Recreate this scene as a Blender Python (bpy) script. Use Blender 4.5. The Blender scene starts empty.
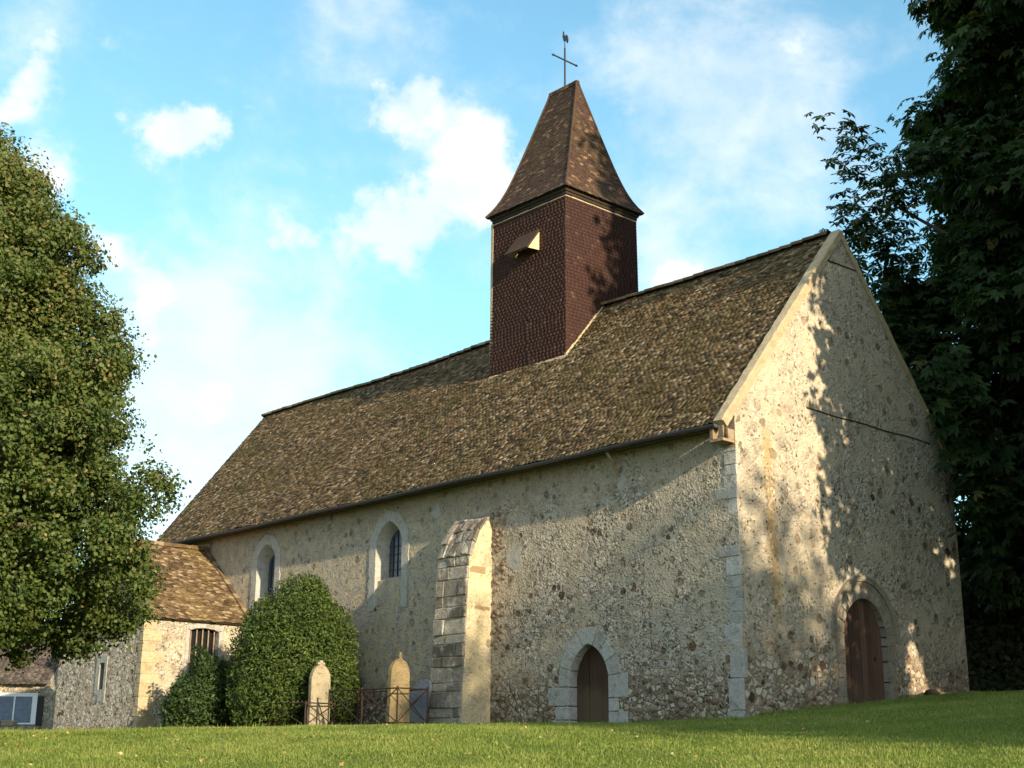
import bpy, math, random
import numpy as np
from mathutils import Vector, Matrix
from mathutils.geometry import tessellate_polygon

random.seed(7)
RNG = np.random.default_rng(11)
SC = bpy.context.scene
COL = SC.collection
R = math.radians

# ------------------------------------------------------------------ camera
cam_d = bpy.data.cameras.new('camera')
cam = bpy.data.objects.new('camera', cam_d)
COL.objects.link(cam)
SC.camera = cam
cam_d.sensor_width = 36.0
cam_d.lens = 36.0 * 1335.62 / 1024.0
cam_d.clip_start = 0.1
cam_d.clip_end = 3000.0
CAM = np.array([-22.3048, -17.5863, -0.842])
_yaw, _pit, _rol = R(48.001), R(15.466), R(0.428)
fw = np.array([math.cos(_pit) * math.cos(_yaw), math.cos(_pit) * math.sin(_yaw), math.sin(_pit)])
rt = np.array([math.sin(_yaw), -math.cos(_yaw), 0.0])
up = np.cross(rt, fw)
r2 = rt * math.cos(_rol) + up * math.sin(_rol)
u2 = -rt * math.sin(_rol) + up * math.cos(_rol)
cam.matrix_world = Matrix(((r2[0], u2[0], -fw[0], CAM[0]), (r2[1], u2[1], -fw[1], CAM[1]),
                           (r2[2], u2[2], -fw[2], CAM[2]), (0, 0, 0, 1)))

# ------------------------------------------------------------------ light
SUN_EL, SUN_A = R(17.0), R(7.2)          # elevation; swing of the sun off the gable's normal towards the long wall
sdir = Vector((-math.cos(SUN_EL) * math.sin(SUN_A), -math.cos(SUN_EL) * math.cos(SUN_A), math.sin(SUN_EL)))
sun_d = bpy.data.lights.new('sun', 'SUN')
sun_d.energy = 5.0
sun_d.angle = R(0.6)
sun_d.color = (1.0, 0.82, 0.55)
sun = bpy.data.objects.new('sun', sun_d)
COL.objects.link(sun)
sun.location = (-20, -60, 40)
sun.rotation_euler = (-sdir).to_track_quat('-Z', 'Y').to_euler()

SC.view_settings.view_transform = 'Standard'
SC.view_settings.look = 'None'
SC.view_settings.gamma = 1.0
SC.view_settings.use_curve_mapping = False
SC.view_settings.exposure = 0.86
SC.render.film_transparent = False


# ------------------------------------------------------------------ node helpers
class NT:
    def __init__(s, tree):
        s.t = tree
        s.t.nodes.clear()

    def n(s, typ, ins=None, **props):
        nd = s.t.nodes.new(typ)
        for k, v in props.items():
            setattr(nd, k, v)
        for k, v in (ins or {}).items():
            s.put(nd.inputs[k], v)
        return nd

    def put(s, sock, v):
        if isinstance(v, bpy.types.NodeSocket):
            s.t.links.new(v, sock)
        elif isinstance(v, (tuple, list)) and sock.type == 'RGBA' and len(v) == 3:
            sock.default_value = (*v, 1)
        else:
            sock.default_value = v

    def m(s, op, a, b=0.0, c=None, clamp=False):
        nd = s.n('ShaderNodeMath', operation=op, use_clamp=clamp)
        s.put(nd.inputs[0], a); s.put(nd.inputs[1], b)
        if c is not None: s.put(nd.inputs[2], c)
        return nd.outputs[0]

    def vm(s, op, a, b=None, sc=None):
        nd = s.n('ShaderNodeVectorMath', operation=op)
        s.put(nd.inputs[0], a)
        if b is not None: s.put(nd.inputs[1], b)
        if sc is not None: s.put(nd.inputs['Scale'], sc)
        return nd.outputs['Value'] if op in ('DOT_PRODUCT', 'LENGTH', 'DISTANCE') else nd.outputs['Vector']

    def mix(s, fac, a, b, blend='MIX'):
        nd = s.n('ShaderNodeMix', data_type='RGBA', blend_type=blend)
        s.put(nd.inputs[0], fac); s.put(nd.inputs[6], a); s.put(nd.inputs[7], b)
        return nd.outputs[2]

    def ramp(s, fac, stops, interp='LINEAR'):
        nd = s.n('ShaderNodeValToRGB', {0: fac})
        cr = nd.color_ramp
        cr.interpolation = interp
        while len(cr.elements) < len(stops): cr.elements.new(0.5)
        for e, (p, c) in zip(cr.elements, stops):
            e.position = p
            e.color = (c, c, c, 1) if isinstance(c, (int, float)) else (*c, 1)
        return nd.outputs[0]

    def sstep(s, v, a, b):
        nd = s.n('ShaderNodeMapRange', {0: v, 1: a, 2: b, 3: 0.0, 4: 1.0}, interpolation_type='SMOOTHSTEP')
        return nd.outputs[0]

    def noise(s, vec, scale, detail=4, rough=0.55, out=0, dist=0.0):
        nd = s.n('ShaderNodeTexNoise', {'Vector': vec, 'Scale': scale, 'Detail': detail, 'Roughness': rough, 'Distortion': dist})
        return nd.outputs[out]

    def vor(s, vec, scale, feature='F1', rnd=1.0):
        nd = s.n('ShaderNodeTexVoronoi', {'Vector': vec, 'Scale': scale, 'Randomness': rnd}, feature=feature)
        return nd

    def pos(s):
        return s.n('ShaderNodeNewGeometry').outputs['Position']

    def obj(s):
        return s.n('ShaderNodeTexCoord').outputs['Object']

    def bsdf(s, col, rough=0.9, bump=None, bstr=0.6, bdist=0.02, spec=0.25, metal=0.0, **kw):
        b = s.n('ShaderNodeBsdfPrincipled')
        s.put(b.inputs['Base Color'], col); s.put(b.inputs['Roughness'], rough)
        s.put(b.inputs['Specular IOR Level'], spec); s.put(b.inputs['Metallic'], metal)
        if bump is not None:
            bp = s.n('ShaderNodeBump', {'Height': bump, 'Strength': bstr, 'Distance': bdist})
            s.t.links.new(bp.outputs[0], b.inputs['Normal'])
        return b

    def out(s, sh):
        o = s.n('ShaderNodeOutputMaterial')
        s.t.links.new(sh.outputs[0] if hasattr(sh, 'outputs') else sh, o.inputs[0])


def newmat(name):
    m = bpy.data.materials.new(name)
    m.use_nodes = True
    return m, NT(m.node_tree)


# ------------------------------------------------------------------ world: Nishita sky with clouds at infinity
W = bpy.data.worlds.new('World')
SC.world = W
W.use_nodes = True
nt = NT(W.node_tree)
sky = nt.n('ShaderNodeTexSky', sky_type='NISHITA', sun_disc=False)
sky.sun_elevation = SUN_EL
sky.sun_rotation = math.atan2(sdir.x, sdir.y)
sky.altitude = 100
sky.air_density = 1.0
sky.dust_density = 0.6
sky.ozone_density = 1.0
dirv = nt.n('ShaderNodeTexCoord').outputs['Generated']
sep = nt.n('ShaderNodeSeparateXYZ', {0: dirv})
zz = nt.m('ADD', nt.m('MAXIMUM', sep.outputs[2], 0.0), 0.22)
pl = nt.n('ShaderNodeCombineXYZ', {0: nt.m('DIVIDE', sep.outputs[0], zz), 1: nt.m('DIVIDE', sep.outputs[1], zz), 2: 0.0}).outputs[0]


def dpix(u, v):
    d = fw + r2 * (u - 512) / 1335.62 - u2 * (v - 384) / 1335.62
    return d / np.linalg.norm(d)


# cumulus banks: direction (as seen from the churchyard), angular radius in px, weight
PUFFS = [(168, 128, 30, .95), (196, 134, 30, .95), (218, 120, 18, .5), (365, 228, 40, .8), (410, 218, 42, .9), (450, 190, 34, .8), (485, 158, 36, .95), (505, 185, 26, .6), (290, 226, 26, .6), (428, 106, 36, .8), (395, 110, 22, .5),
         (55, 186, 30, .75), (20, 104, 26, .7), (45, 66, 26, .5), (110, 44, 22, .4), (690, 275, 32, .8), (655, 282, 26, .6), (640, 200, 30, .6), (620, 105, 24, .5), (790, 50, 44, .55), (680, 105, 40, .6), (745, 110, 30, .45), (800, 150, 40, .4), (720, 185, 30, .35), (755, 240, 26, .4),
         (128, 258, 30, .75), (165, 300, 34, .7), (150, 335, 30, .55), (310, 335, 36, .5), (370, 290, 24, .4), (190, 420, 40, .6), (235, 400, 30, .5), (-140, 160, 90, .8), (-260, 350, 100, .8), (1180, 120, 110, .8)]
HAZE = [(700, 120, 80, .6), (790, 80, 80, .6), (810, 200, 70, .5), (640, 60, 50, .4), (660, 215, 50, .5), (345, 15, 70, .5), (420, 80, 60, .4), (30, 30, 50, .5), (160, 300, 70, .6), (230, 380, 90, .9), (190, 450, 90, 1.0),
        (330, 340, 70, .6), (130, 480, 90, .9), (300, 220, 60, .3), (440, 200, 60, .5), (700, 10, 70, .3), (660, 280, 60, .6)]
wdir = nt.vm('NORMALIZE', nt.vm('ADD', dirv, nt.vm('SCALE', nt.vm('SUBTRACT', nt.noise(dirv, 18.0, 5, 0.6, out=1), (0.5, 0.5, 0.5)), sc=0.075)))


def banks(lst):
    acc = None
    for (u, v, r_, w_) in lst:
        d = dpix(u, v)
        dt = nt.vm('DOT_PRODUCT', wdir, tuple(d))
        sg = 1 - math.cos(math.atan(r_ / 1335.62))
        g = nt.m('MULTIPLY', nt.m('EXPONENT', nt.m('DIVIDE', nt.m('SUBTRACT', dt, 1.0), sg)), w_)
        acc = g if acc is None else nt.m('ADD', acc, g)
    return acc


n1 = nt.noise(nt.vm('MULTIPLY', dirv, (1.0, 1.0, 1.5)), 14.0, 9, 0.60, dist=0.25)
n2 = nt.noise(dirv, 34.0, 7, 0.62)
nz = nt.m('ADD', nt.m('MULTIPLY', nt.m('SUBTRACT', n1, 0.5), 1.5), nt.m('MULTIPLY', nt.m('SUBTRACT', n2, 0.5), 0.8))
gen = nt.m('MULTIPLY', nt.sstep(nt.noise(pl, 1.6, 4, 0.5), 0.34, 0.6), nt.sstep(nt.vm('DOT_PRODUCT', dirv, tuple(dpix(512, 384))), 0.86, 0.70))  # unseen cloud cover outside the view, added to neutralise the sky's fill light
puff = nt.m('MULTIPLY', nt.sstep(nt.m('ADD', nt.m('MAXIMUM', banks(PUFFS), gen), nz), 0.22, 0.95), 0.85)
haze_ = nt.m('MULTIPLY', nt.sstep(nt.m('ADD', banks(HAZE), nt.m('MULTIPLY', nz, 0.9)), 0.0, 1.1), 0.62)
cmask = nt.m('MAXIMUM', puff, haze_)
hs = nt.n('ShaderNodeHueSaturation', {'Hue': 0.475, 'Saturation': 1.0, 'Value': 1.62, 'Color': sky.outputs[0]})
skyc = nt.mix(1.0, hs.outputs[0], (0.80, 0.985, 1.05), 'MULTIPLY')
cloud = nt.mix(nt.sstep(n1, 0.35, 0.7), (5.4, 5.9, 6.2), (6.6, 6.7, 6.6))
allc = nt.mix(cmask, skyc, cloud)
bg = nt.n('ShaderNodeBackground', {0: allc, 1: 0.10})
wo = nt.n('ShaderNodeOutputWorld')
nt.t.links.new(bg.outputs[0], wo.inputs[0])


# ------------------------------------------------------------------ mesh helpers
ORG = {}


def tag(o, label=None, cat=None, group=None, kind=None):
    for k, v in (('label', label), ('category', cat), ('group', group), ('kind', kind)):
        if v: o[k] = v
    return o


def thing(name, loc, label, cat, group=None):
    o = bpy.data.objects.new(name, None)
    COL.objects.link(o)
    o.location = loc
    o.empty_display_size = 0.3
    ORG[o.name] = np.array(loc, float)
    return tag(o, label, cat, group)


class MB:
    """collects polygons, then links them as ONE mesh object"""
    def __init__(s):
        s.v, s.f, s.t = [], [], []

    def add(s, vs, fs, tint=0.5):
        b = len(s.v)
        s.v += [tuple(map(float, p)) for p in vs]
        s.t += [tint] * len(vs)
        s.f += [tuple(i + b for i in f) for f in fs]

    def hexa(s, p, tint=0.5):      # 8 points: bottom ring 0-3, top ring 4-7
        s.add(p, [(3, 2, 1, 0), (4, 5, 6, 7), (0, 1, 5, 4), (1, 2, 6, 5), (2, 3, 7, 6), (3, 0, 4, 7)], tint)

    def box(s, a, b, tint=0.5, jit=0.0, rng=random):
        (x0, y0, z0), (x1, y1, z1) = a, b
        p = [(x0, y0, z0), (x1, y0, z0), (x1, y1, z0), (x0, y1, z0), (x0, y0, z1), (x1, y0, z1), (x1, y1, z1), (x0, y1, z1)]
        if jit: p = [tuple(c + rng.uniform(-jit, jit) for c in q) for q in p]
        s.hexa(p, tint)

    def obox(s, c, ax, ay, az, hx, hy, hz, tint=0.5):
        c, ax, ay, az = (np.array(q, float) for q in (c, ax, ay, az))
        p = [c + sx * hx * ax + sy * hy * ay + sz * hz * az for sz in (-1, 1) for (sx, sy) in ((-1, -1), (1, -1), (1, 1), (-1, 1))]
        s.hexa(p, tint)

    def prism(s, pts, d, tint=0.5):    # pts: planar polygon (3D), extruded by vector d
        n = len(pts)
        a = [np.array(p, float) for p in pts]
        b = [p + np.array(d, float) for p in a]
        fs = [tuple(range(n))[::-1], tuple(range(n, 2 * n))] + [(i, (i + 1) % n, n + (i + 1) % n, n + i) for i in range(n)]
        s.add(a + b, fs, tint)

    def strip(s, A, B, closed=False, tint=0.5):
        n = len(A)
        fs = [(i, (i + 1) % n, n + (i + 1) % n, n + i) for i in range(n if closed else n - 1)]
        s.add(list(A) + list(B), fs, tint)

    def tube(s, pts, rad, n=8, tint=0.5, cap=True):
        pts = [np.array(p, float) for p in pts]
        rad = rad if hasattr(rad, '__len__') else [rad] * len(pts)
        rings = []
        prev = None
        for i, p in enumerate(pts):
            t = pts[min(i + 1, len(pts) - 1)] - pts[max(i - 1, 0)]
            t /= np.linalg.norm(t) + 1e-9
            ref = prev if prev is not None else (np.array([1, 0, 0]) if abs(t[0]) < .8 else np.array([0, 1, 0]))
            a = ref - t * (ref @ t)
            a /= np.linalg.norm(a) + 1e-9
            prev = a
            b = np.cross(t, a)
            rings.append([p + rad[i] * (math.cos(k * 2 * math.pi / n) * a + math.sin(k * 2 * math.pi / n) * b) for k in range(n)])
        vs = [q for r_ in rings for q in r_]
        fs = [(i * n + k, i * n + (k + 1) % n, (i + 1) * n + (k + 1) % n, (i + 1) * n + k) for i in range(len(pts) - 1) for k in range(n)]
        if cap: fs += [tuple(range(n))[::-1], tuple(range((len(pts) - 1) * n, len(pts) * n))]
        s.add(vs, fs, tint)

    def build(s, name, mat, parent=None, smooth=False, bevel=0.0):
        return link(name, np.array(s.v, float), s.f, mat, parent, smooth, np.array(s.t, float), bevel)


def link(name, v, faces, mat, parent=None, smooth=False, tint=None, bevel=0.0):
    me = bpy.data.meshes.new(name)
    o = bpy.data.objects.new(name, me)
    COL.objects.link(o)
    org = np.zeros(3)
    if parent is not None:
        org = ORG[parent.name]
        o.parent = parent
    ORG[o.name] = org
    v = np.asarray(v, float) - org
    if isinstance(faces, np.ndarray):           # uniform faces
        nf, k = faces.shape
        me.vertices.add(len(v)); me.vertices.foreach_set('co', v.astype(np.float32).ravel())
        me.loops.add(nf * k); me.loops.foreach_set('vertex_index', faces.astype(np.int32).ravel())
        me.polygons.add(nf)
        me.polygons.foreach_set('loop_start', (np.arange(nf) * k).astype(np.int32))
        me.update(calc_edges=True)
    else:
        me.from_pydata([tuple(p) for p in v], [], faces)
    if tint is not None:
        at = me.attributes.new('tint', 'FLOAT', 'POINT')
        at.data.foreach_set('value', np.asarray(tint, np.float32))
    if smooth: me.polygons.foreach_set('use_smooth', np.ones(len(me.polygons), bool))
    me.materials.append(mat)
    if bevel:
        bv = o.modifiers.new('bevel', 'BEVEL')
        bv.width = bevel; bv.segments = 2; bv.limit_method = 'ANGLE'
    return o


def P3(ax, c, a, z):      # point on the plane x=c (a is y) or y=c (a is x)
    return (c, a, z) if ax == 'x' else (a, c, z)


def sheet(mb, ax, c, outer, holes=(), flip=False):
    polys = [[Vector(P3(ax, c, *p)) for p in outer]] + [[Vector(P3(ax, c, *p)) for p in h] for h in holes]
    tris = tessellate_polygon(polys)
    vs = [tuple(p) for pl_ in polys for p in pl_]
    want = np.array([-1, 0, 0] if ax == 'x' else [0, -1, 0], float) * (-1 if flip else 1)
    fs = []
    for t in tris:
        a, b, d = (np.array(vs[i]) for i in t)
        nn = np.cross(b - a, d - a)
        fs.append(tuple(t) if nn @ want > 0 else tuple(t)[::-1])
    mb.add(vs, fs)


def arch(c, hw, z0, zs, zt, k=0.0, n=14):
    """open outline of an arched opening, from the foot at c-hw round to the foot at c+hw"""
    pts = [(c - hw, z0)]
    for i in range(n + 1):
        th = math.pi * (1 - i / n)
        z = (zt - zs) * ((1 - k) * math.sin(th) + k * (1 - abs(math.cos(th)))) + zs
        pts.append((c + hw * math.cos(th), z))
    pts.append((c + hw, z0))
    return pts


def resample(pts, n):
    p = np.array(pts, float)
    d = np.r_[0, np.cumsum(np.linalg.norm(np.diff(p, axis=0), axis=1))]
    t = np.linspace(0, d[-1], n)
    return np.c_[np.interp(t, d, p[:, 0]), np.interp(t, d, p[:, 1])], d[-1]


def offset(p, w):
    p = np.asarray(p, float)
    t = np.gradient(p, axis=0)
    t /= np.linalg.norm(t, axis=1)[:, None] + 1e-9
    return p + np.c_[-t[:, 1], t[:, 0]] * np.asarray(w)[:, None]


# ------------------------------------------------------------------ materials
def rubble(name, plA, plB, stones, sc=7.0, show=(0.42, 0.58), pits=0.5, bst=1.0, extra=None, peb=0.7, pitcol=(0.05, 0.037, 0.026)):
    """lime-rendered rubble: plaster where the noise is low, bare stones where it is high, scattered pits"""
    m, t = newmat(name)
    p = t.pos()
    wob = t.vm('ADD', p, t.vm('SCALE', t.vm('SUBTRACT', t.noise(p, 5.0, 3, out=1), (0.5, 0.5, 0.5)), sc=0.10))
    v1 = t.vor(t.vm('MULTIPLY', wob, (1, 1, 1.25)), sc)
    ve = t.vor(t.vm('MULTIPLY', wob, (1, 1, 1.25)), sc, 'DISTANCE_TO_EDGE')
    cell = t.n('ShaderNodeSeparateColor', {0: v1.outputs['Color']})
    scol = t.ramp(cell.outputs[0], stones, 'CONSTANT')
    fine = t.noise(p, 42.0, 5, 0.7)
    mid = t.noise(p, 3.2, 5, 0.6)
    big = t.noise(p, 0.55, 5, 0.6)
    plaster = t.mix(t.sstep(big, 0.38, 0.62), plA, plB)
    plaster = t.mix(t.m('MULTIPLY', t.sstep(mid, 0.48, 0.72), 0.7), plaster, tuple(c * 0.58 for c in plA))
    stain = t.noise(p, 1.3, 6, 0.68)
    plaster = t.mix(t.m('MULTIPLY', t.sstep(stain, 0.52, 0.68), 0.6), plaster, (0.22, 0.185, 0.15))
    plaster = t.mix(t.m('MULTIPLY', t.sstep(stain, 0.44, 0.3), 0.6), plaster, (0.52, 0.50, 0.46))
    stone_h = t.sstep(ve.outputs['Distance'], 0.02, 0.16)
    bare = t.sstep(t.m('ADD', t.m('MULTIPLY', big, 0.55), t.m('MULTIPLY', mid, 0.45)), *show)
    pebm = 1.0
    if extra: bare, plaster, pebm = extra(t, p, bare, plaster, big, mid)
    pick = t.m('MULTIPLY', t.m('MULTIPLY', bare, stone_h), t.sstep(cell.outputs[1], 0.12, 0.2))
    col = t.mix(pick, plaster, scol)
    # roughcast pebbles
    vp = t.vor(wob, sc * 3.1)
    pc = t.n('ShaderNodeSeparateColor', {0: vp.outputs['Color']})
    col = t.mix(t.m('MULTIPLY', t.sstep(pc.outputs[0], 0.25, 0.7), t.m('MULTIPLY', pebm, t.m('ADD', t.m('MULTIPLY', t.sstep(t.noise(p, 1.15, 5, 0.62), 0.46, 0.62), peb), 0.10))), col, t.mix(t.sstep(pc.outputs[1], 0.25, 0.75), tuple(c * 0.36 for c in plB), (0.66, 0.61, 0.52)))
    # pits and dark stones
    vq = t.vor(wob, sc * 0.55)
    qc = t.n('ShaderNodeSeparateColor', {0: vq.outputs['Color']})
    pit = t.m('MULTIPLY', t.sstep(vq.outputs['Distance'], t.m('MULTIPLY', qc.outputs[2], 0.44), t.m('MULTIPLY', qc.outputs[2], 0.30)), t.sstep(qc.outputs[0], 1 - pits, 1 - pits + .04))
    vr = t.vor(wob, sc * 1.7)
    rc = t.n('ShaderNodeSeparateColor', {0: vr.outputs['Color']})
    pit2 = t.m('MULTIPLY', t.sstep(vr.outputs['Distance'], 0.3, 0.14), t.sstep(rc.outputs[0], 1 - pits * .8, 1 - pits * .8 + .05))
    pits_ = t.m('MULTIPLY', t.m('MAXIMUM', pit, pit2), t.m('ADD', 0.5, t.m('MULTIPLY', bare, 0.5)))
    vt_ = t.vor(wob, sc * 2.1)
    tc_ = t.n('ShaderNodeSeparateColor', {0: vt_.outputs['Color']})
    pits_ = t.m('MAXIMUM', pits_, t.m('MULTIPLY', t.m('MULTIPLY', t.sstep(vt_.outputs['Distance'], 0.3, 0.15), t.sstep(tc_.outputs[0], .78, .84)), t.sstep(mid, .44, .58)))
    col = t.mix(t.m('MULTIPLY', pits_, 0.94), col, t.mix(qc.outputs[1], pitcol, (0.16, 0.10, 0.06)))
    col = t.mix(1.0, col, t.ramp(fine, [(0.28, 0.5), (0.5, 1.0), (0.75, 1.3)]), 'MULTIPLY')
    col = t.mix(1.0, col, (1.03, 1.0, 0.95), 'MULTIPLY')
    h = t.m('ADD', t.m('ADD', t.m('MULTIPLY', pick, 0.5), t.m('MULTIPLY', fine, 0.35)),
            t.m('ADD', t.m('MULTIPLY', t.m('MULTIPLY', vp.outputs['Distance'], pebm), -0.5), t.m('ADD', t.m('MULTIPLY', pits_, -1.0), t.m('MULTIPLY', mid, 0.9))))
    t.out(t.bsdf(col, 0.95, h, bst, 0.06, 0.1))
    return m


STONES = [(0.0, (0.44, 0.38, 0.31)), (0.16, (0.33, 0.28, 0.23)), (0.3, (0.55, 0.51, 0.45)), (0.45, (0.22, 0.18, 0.145)), (0.58, (0.44, 0.42, 0.40)), (0.7, (0.35, 0.27, 0.19)), (0.82, (0.53, 0.48, 0.40)), (0.93, (0.12, 0.085, 0.06))]


def long_extra(t, p, bare, plaster, big, mid):
    s = t.n('ShaderNodeSeparateXYZ', {0: p})
    y = t.m('ADD', s.outputs[1], t.m('MULTIPLY', t.m('SUBTRACT', big, 0.5), 3.0))
    west = t.sstep(y, 7.0, 9.0)                      # beyond the buttress the render is smoother and yellower
    z = t.m('ADD', s.outputs[2], t.m('MULTIPLY', t.m('SUBTRACT', mid, 0.5), 1.6))
    low = t.sstep(z, 1.15, 0.5)                      # the foot of the wall has lost its render
    top = t.sstep(z, 4.9, 5.5)
    bare = t.m('MULTIPLY', bare, t.m('SUBTRACT', 1.0, t.m('MULTIPLY', t.m('MAXIMUM', west, top), 0.8)))
    bare = t.m('MAXIMUM', bare, low)
    plaster = t.mix(west, plaster, t.mix(t.sstep(mid, 0.4, 0.62), (0.47, 0.405, 0.30), (0.37, 0.34, 0.305)))
    plaster = t.mix(t.m('MULTIPLY', low, 0.85), plaster, (0.16, 0.115, 0.08))
    plaster = t.mix(t.m('MULTIPLY', top, 0.5), plaster, (0.30, 0.255, 0.195))
    damp = t.m('MULTIPLY', t.sstep(t.m('SUBTRACT', s.outputs[2], t.m('MULTIPLY', mid, 0.9)), 0.05, -0.35), 0.7)
    plaster = t.mix(damp, plaster, (0.13, 0.12, 0.065))
    return bare, plaster, t.m('SUBTRACT', 1.0, t.m('MULTIPLY', t.m('MAXIMUM', west, top), 0.55))


def gable_extra(t, p, bare, plaster, big, mid):
    s = t.n('ShaderNodeSeparateXYZ', {0: p})
    z = t.m('ADD', s.outputs[2], t.m('MULTIPLY', t.m('SUBTRACT', mid, 0.5), 2.0))
    low = t.sstep(z, 1.9, 0.9)
    bare = t.m('MAXIMUM', bare, low)
    plaster = t.mix(t.m('MULTIPLY', low, 0.75), plaster, (0.18, 0.135, 0.095))
    # ochre run-off streak below the kneeler
    x = t.m('ADD', s.outputs[0], t.m('MULTIPLY', t.m('SUBTRACT', mid, 0.5), 0.5))
    c = t.m('ABSOLUTE', t.m('SUBTRACT', x, t.m('SUBTRACT', 1.27, t.m('MULTIPLY', s.outputs[2], 0.03))))
    st = t.m('MULTIPLY', t.sstep(c, 0.26, 0.06), t.m('MULTIPLY', t.sstep(s.outputs[2], 1.2, 2.6), t.sstep(s.outputs[2], 6.6, 5.6)))
    plaster = t.mix(t.m('MULTIPLY', st, 0.75), plaster, (0.36, 0.24, 0.09))
    bare = t.m('MULTIPLY', bare, t.m('SUBTRACT', 1.0, t.m('MULTIPLY', st, 0.7)))
    up_ = t.sstep(s.outputs[2], 6.5, 7.2)
    bare = t.m('MULTIPLY', bare, t.m('SUBTRACT', 1.0, t.m('MULTIPLY', up_, 0.5)))
    return bare, plaster, 0.75


M = {}
M['long'] = rubble('long_wall_render', (0.445, 0.395, 0.325), (0.40, 0.37, 0.335), STONES, 6.5, (0.43, 0.57), 0.60, 1.0, long_extra)
M['gable'] = rubble('gable_wall_render', (0.49, 0.435, 0.35), (0.42, 0.385, 0.335), STONES, 5.2, (0.44, 0.60), 0.50, 0.9, gable_extra)
M['flint'] = rubble('annex_flint', (0.46, 0.41, 0.36), (0.40, 0.36, 0.32), [(0.0, (0.60, 0.54, 0.48)), (0.2, (0.70, 0.65, 0.59)), (0.4, (0.36, 0.29, 0.24)), (0.55, (0.55, 0.47, 0.40)), (0.75, (0.66, 0.60, 0.54)), (0.9, (0.17, 0.13, 0.10))], 6.0, (0.25, 0.4), 0.4, 1.0)
M['annexface'] = rubble('annex_render', (0.42, 0.38, 0.31), (0.36, 0.33, 0.28), STONES, 6.0, (0.42, 0.57), 0.4, 0.9)
M['butt_plaster'] = rubble('buttress_render', (0.56, 0.48, 0.32), (0.50, 0.43, 0.30), STONES, 6.0, (0.6, 0.75), 0.16, 0.6, peb=0.3)
M['cottage'] = rubble('cottage_render', (0.30, 0.25, 0.18), (0.26, 0.22, 0.17), STONES, 6.0, (0.4, 0.55), 0.25, 0.7)


def ashlar(name, c1, c2, dirt=(0.2, 0.18, 0.15), amt=0.6, bd=0.025):
    m, t = newmat(name)
    p = t.pos()
    ti = t.n('ShaderNodeAttribute', attribute_name='tint').outputs['Fac']
    f = t.noise(p, 26, 6, 0.7)
    g = t.noise(p, 3.5, 6, 0.65)
    e_ = t.noise(p, 9.0, 5, 0.65)
    col = t.mix(ti, c1, c2)
    col = t.mix(t.m('MULTIPLY', t.sstep(e_, 0.52, 0.7), amt * .6), col, tuple(c * .55 for c in c2))
    col = t.mix(t.m('MULTIPLY', t.sstep(g, 0.48, 0.72), amt), col, dirt)
    col = t.mix(1.0, col, t.ramp(f, [(0.25, 0.7), (0.5, 1.0), (0.8, 1.15)]), 'MULTIPLY')
    t.out(t.bsdf(col, 0.9, t.m('ADD', f, t.m('ADD', t.m('MULTIPLY', g, 1.5), t.m('MULTIPLY', e_, 1.2))), 0.7, bd, 0.15))
    return m


M['limestone'] = ashlar('pale_limestone', (0.48, 0.47, 0.455), (0.38, 0.37, 0.35), (0.24, 0.21, 0.17), 0.8, .06)
M['butt_block'] = ashlar('buttress_block', (0.42, 0.38, 0.33), (0.13, 0.11, 0.09), (0.60, 0.56, 0.50), 0.9, .09)
M['portal'] = ashlar('portal_stone', (0.34, 0.30, 0.245), (0.27, 0.235, 0.19), (0.16, 0.135, 0.105), 0.85, .05)
M['mortar'] = ashlar('cream_mortar', (0.46, 0.38, 0.255), (0.38, 0.31, 0.20), (0.27, 0.21, 0.13), 0.75)
M['tombstone'] = ashlar('cream_tombstone', (0.37, 0.28, 0.155), (0.32, 0.24, 0.13), (0.20, 0.14, 0.075), 0.95, .05)
M['tombstone_pale'] = ashlar('lichen_leafshade_tombstone', (0.40, 0.35, 0.25), (0.34, 0.29, 0.20), (0.13, 0.10, 0.065), 1.0, .05)  # dark blotches: lichen, plus leaf shadows put into the colour
M['slate'] = ashlar('blue_grey_slate', (0.13, 0.155, 0.20), (0.10, 0.12, 0.16), (0.07, 0.08, 0.1), 0.5)
M['brickpatch'] = ashlar('ochre_brick', (0.31, 0.215, 0.125), (0.28, 0.19, 0.11), (0.22, 0.16, 0.1), 0.6)
M['winplaster'] = ashlar('window_plaster', (0.42, 0.41, 0.39), (0.40, 0.38, 0.34), (0.27, 0.24, 0.19), 0.75)
M['oldwood'] = ashlar('weathered_wood', (0.34, 0.26, 0.18), (0.25, 0.18, 0.12), (0.12, 0.09, 0.07), 0.6)
M['dark'] = ashlar('dark_timber', (0.035, 0.028, 0.022), (0.05, 0.04, 0.03), (0.02, 0.018, 0.015), 0.5)
M['soffit'] = ashlar('eave_board', (0.10, 0.075, 0.05), (0.08, 0.06, 0.04), (0.05, 0.04, 0.03), 0.6)  # board brown darkened to carry the shadow under the eave
M['rock'] = ashlar('field_stone', (0.34, 0.28, 0.21), (0.16, 0.11, 0.08), (0.10, 0.075, 0.055), 0.8)
M['dirt'] = ashlar('bare_earth', (0.30, 0.25, 0.16), (0.24, 0.2, 0.13), (0.16, 0.14, 0.08), 0.7)


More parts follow.
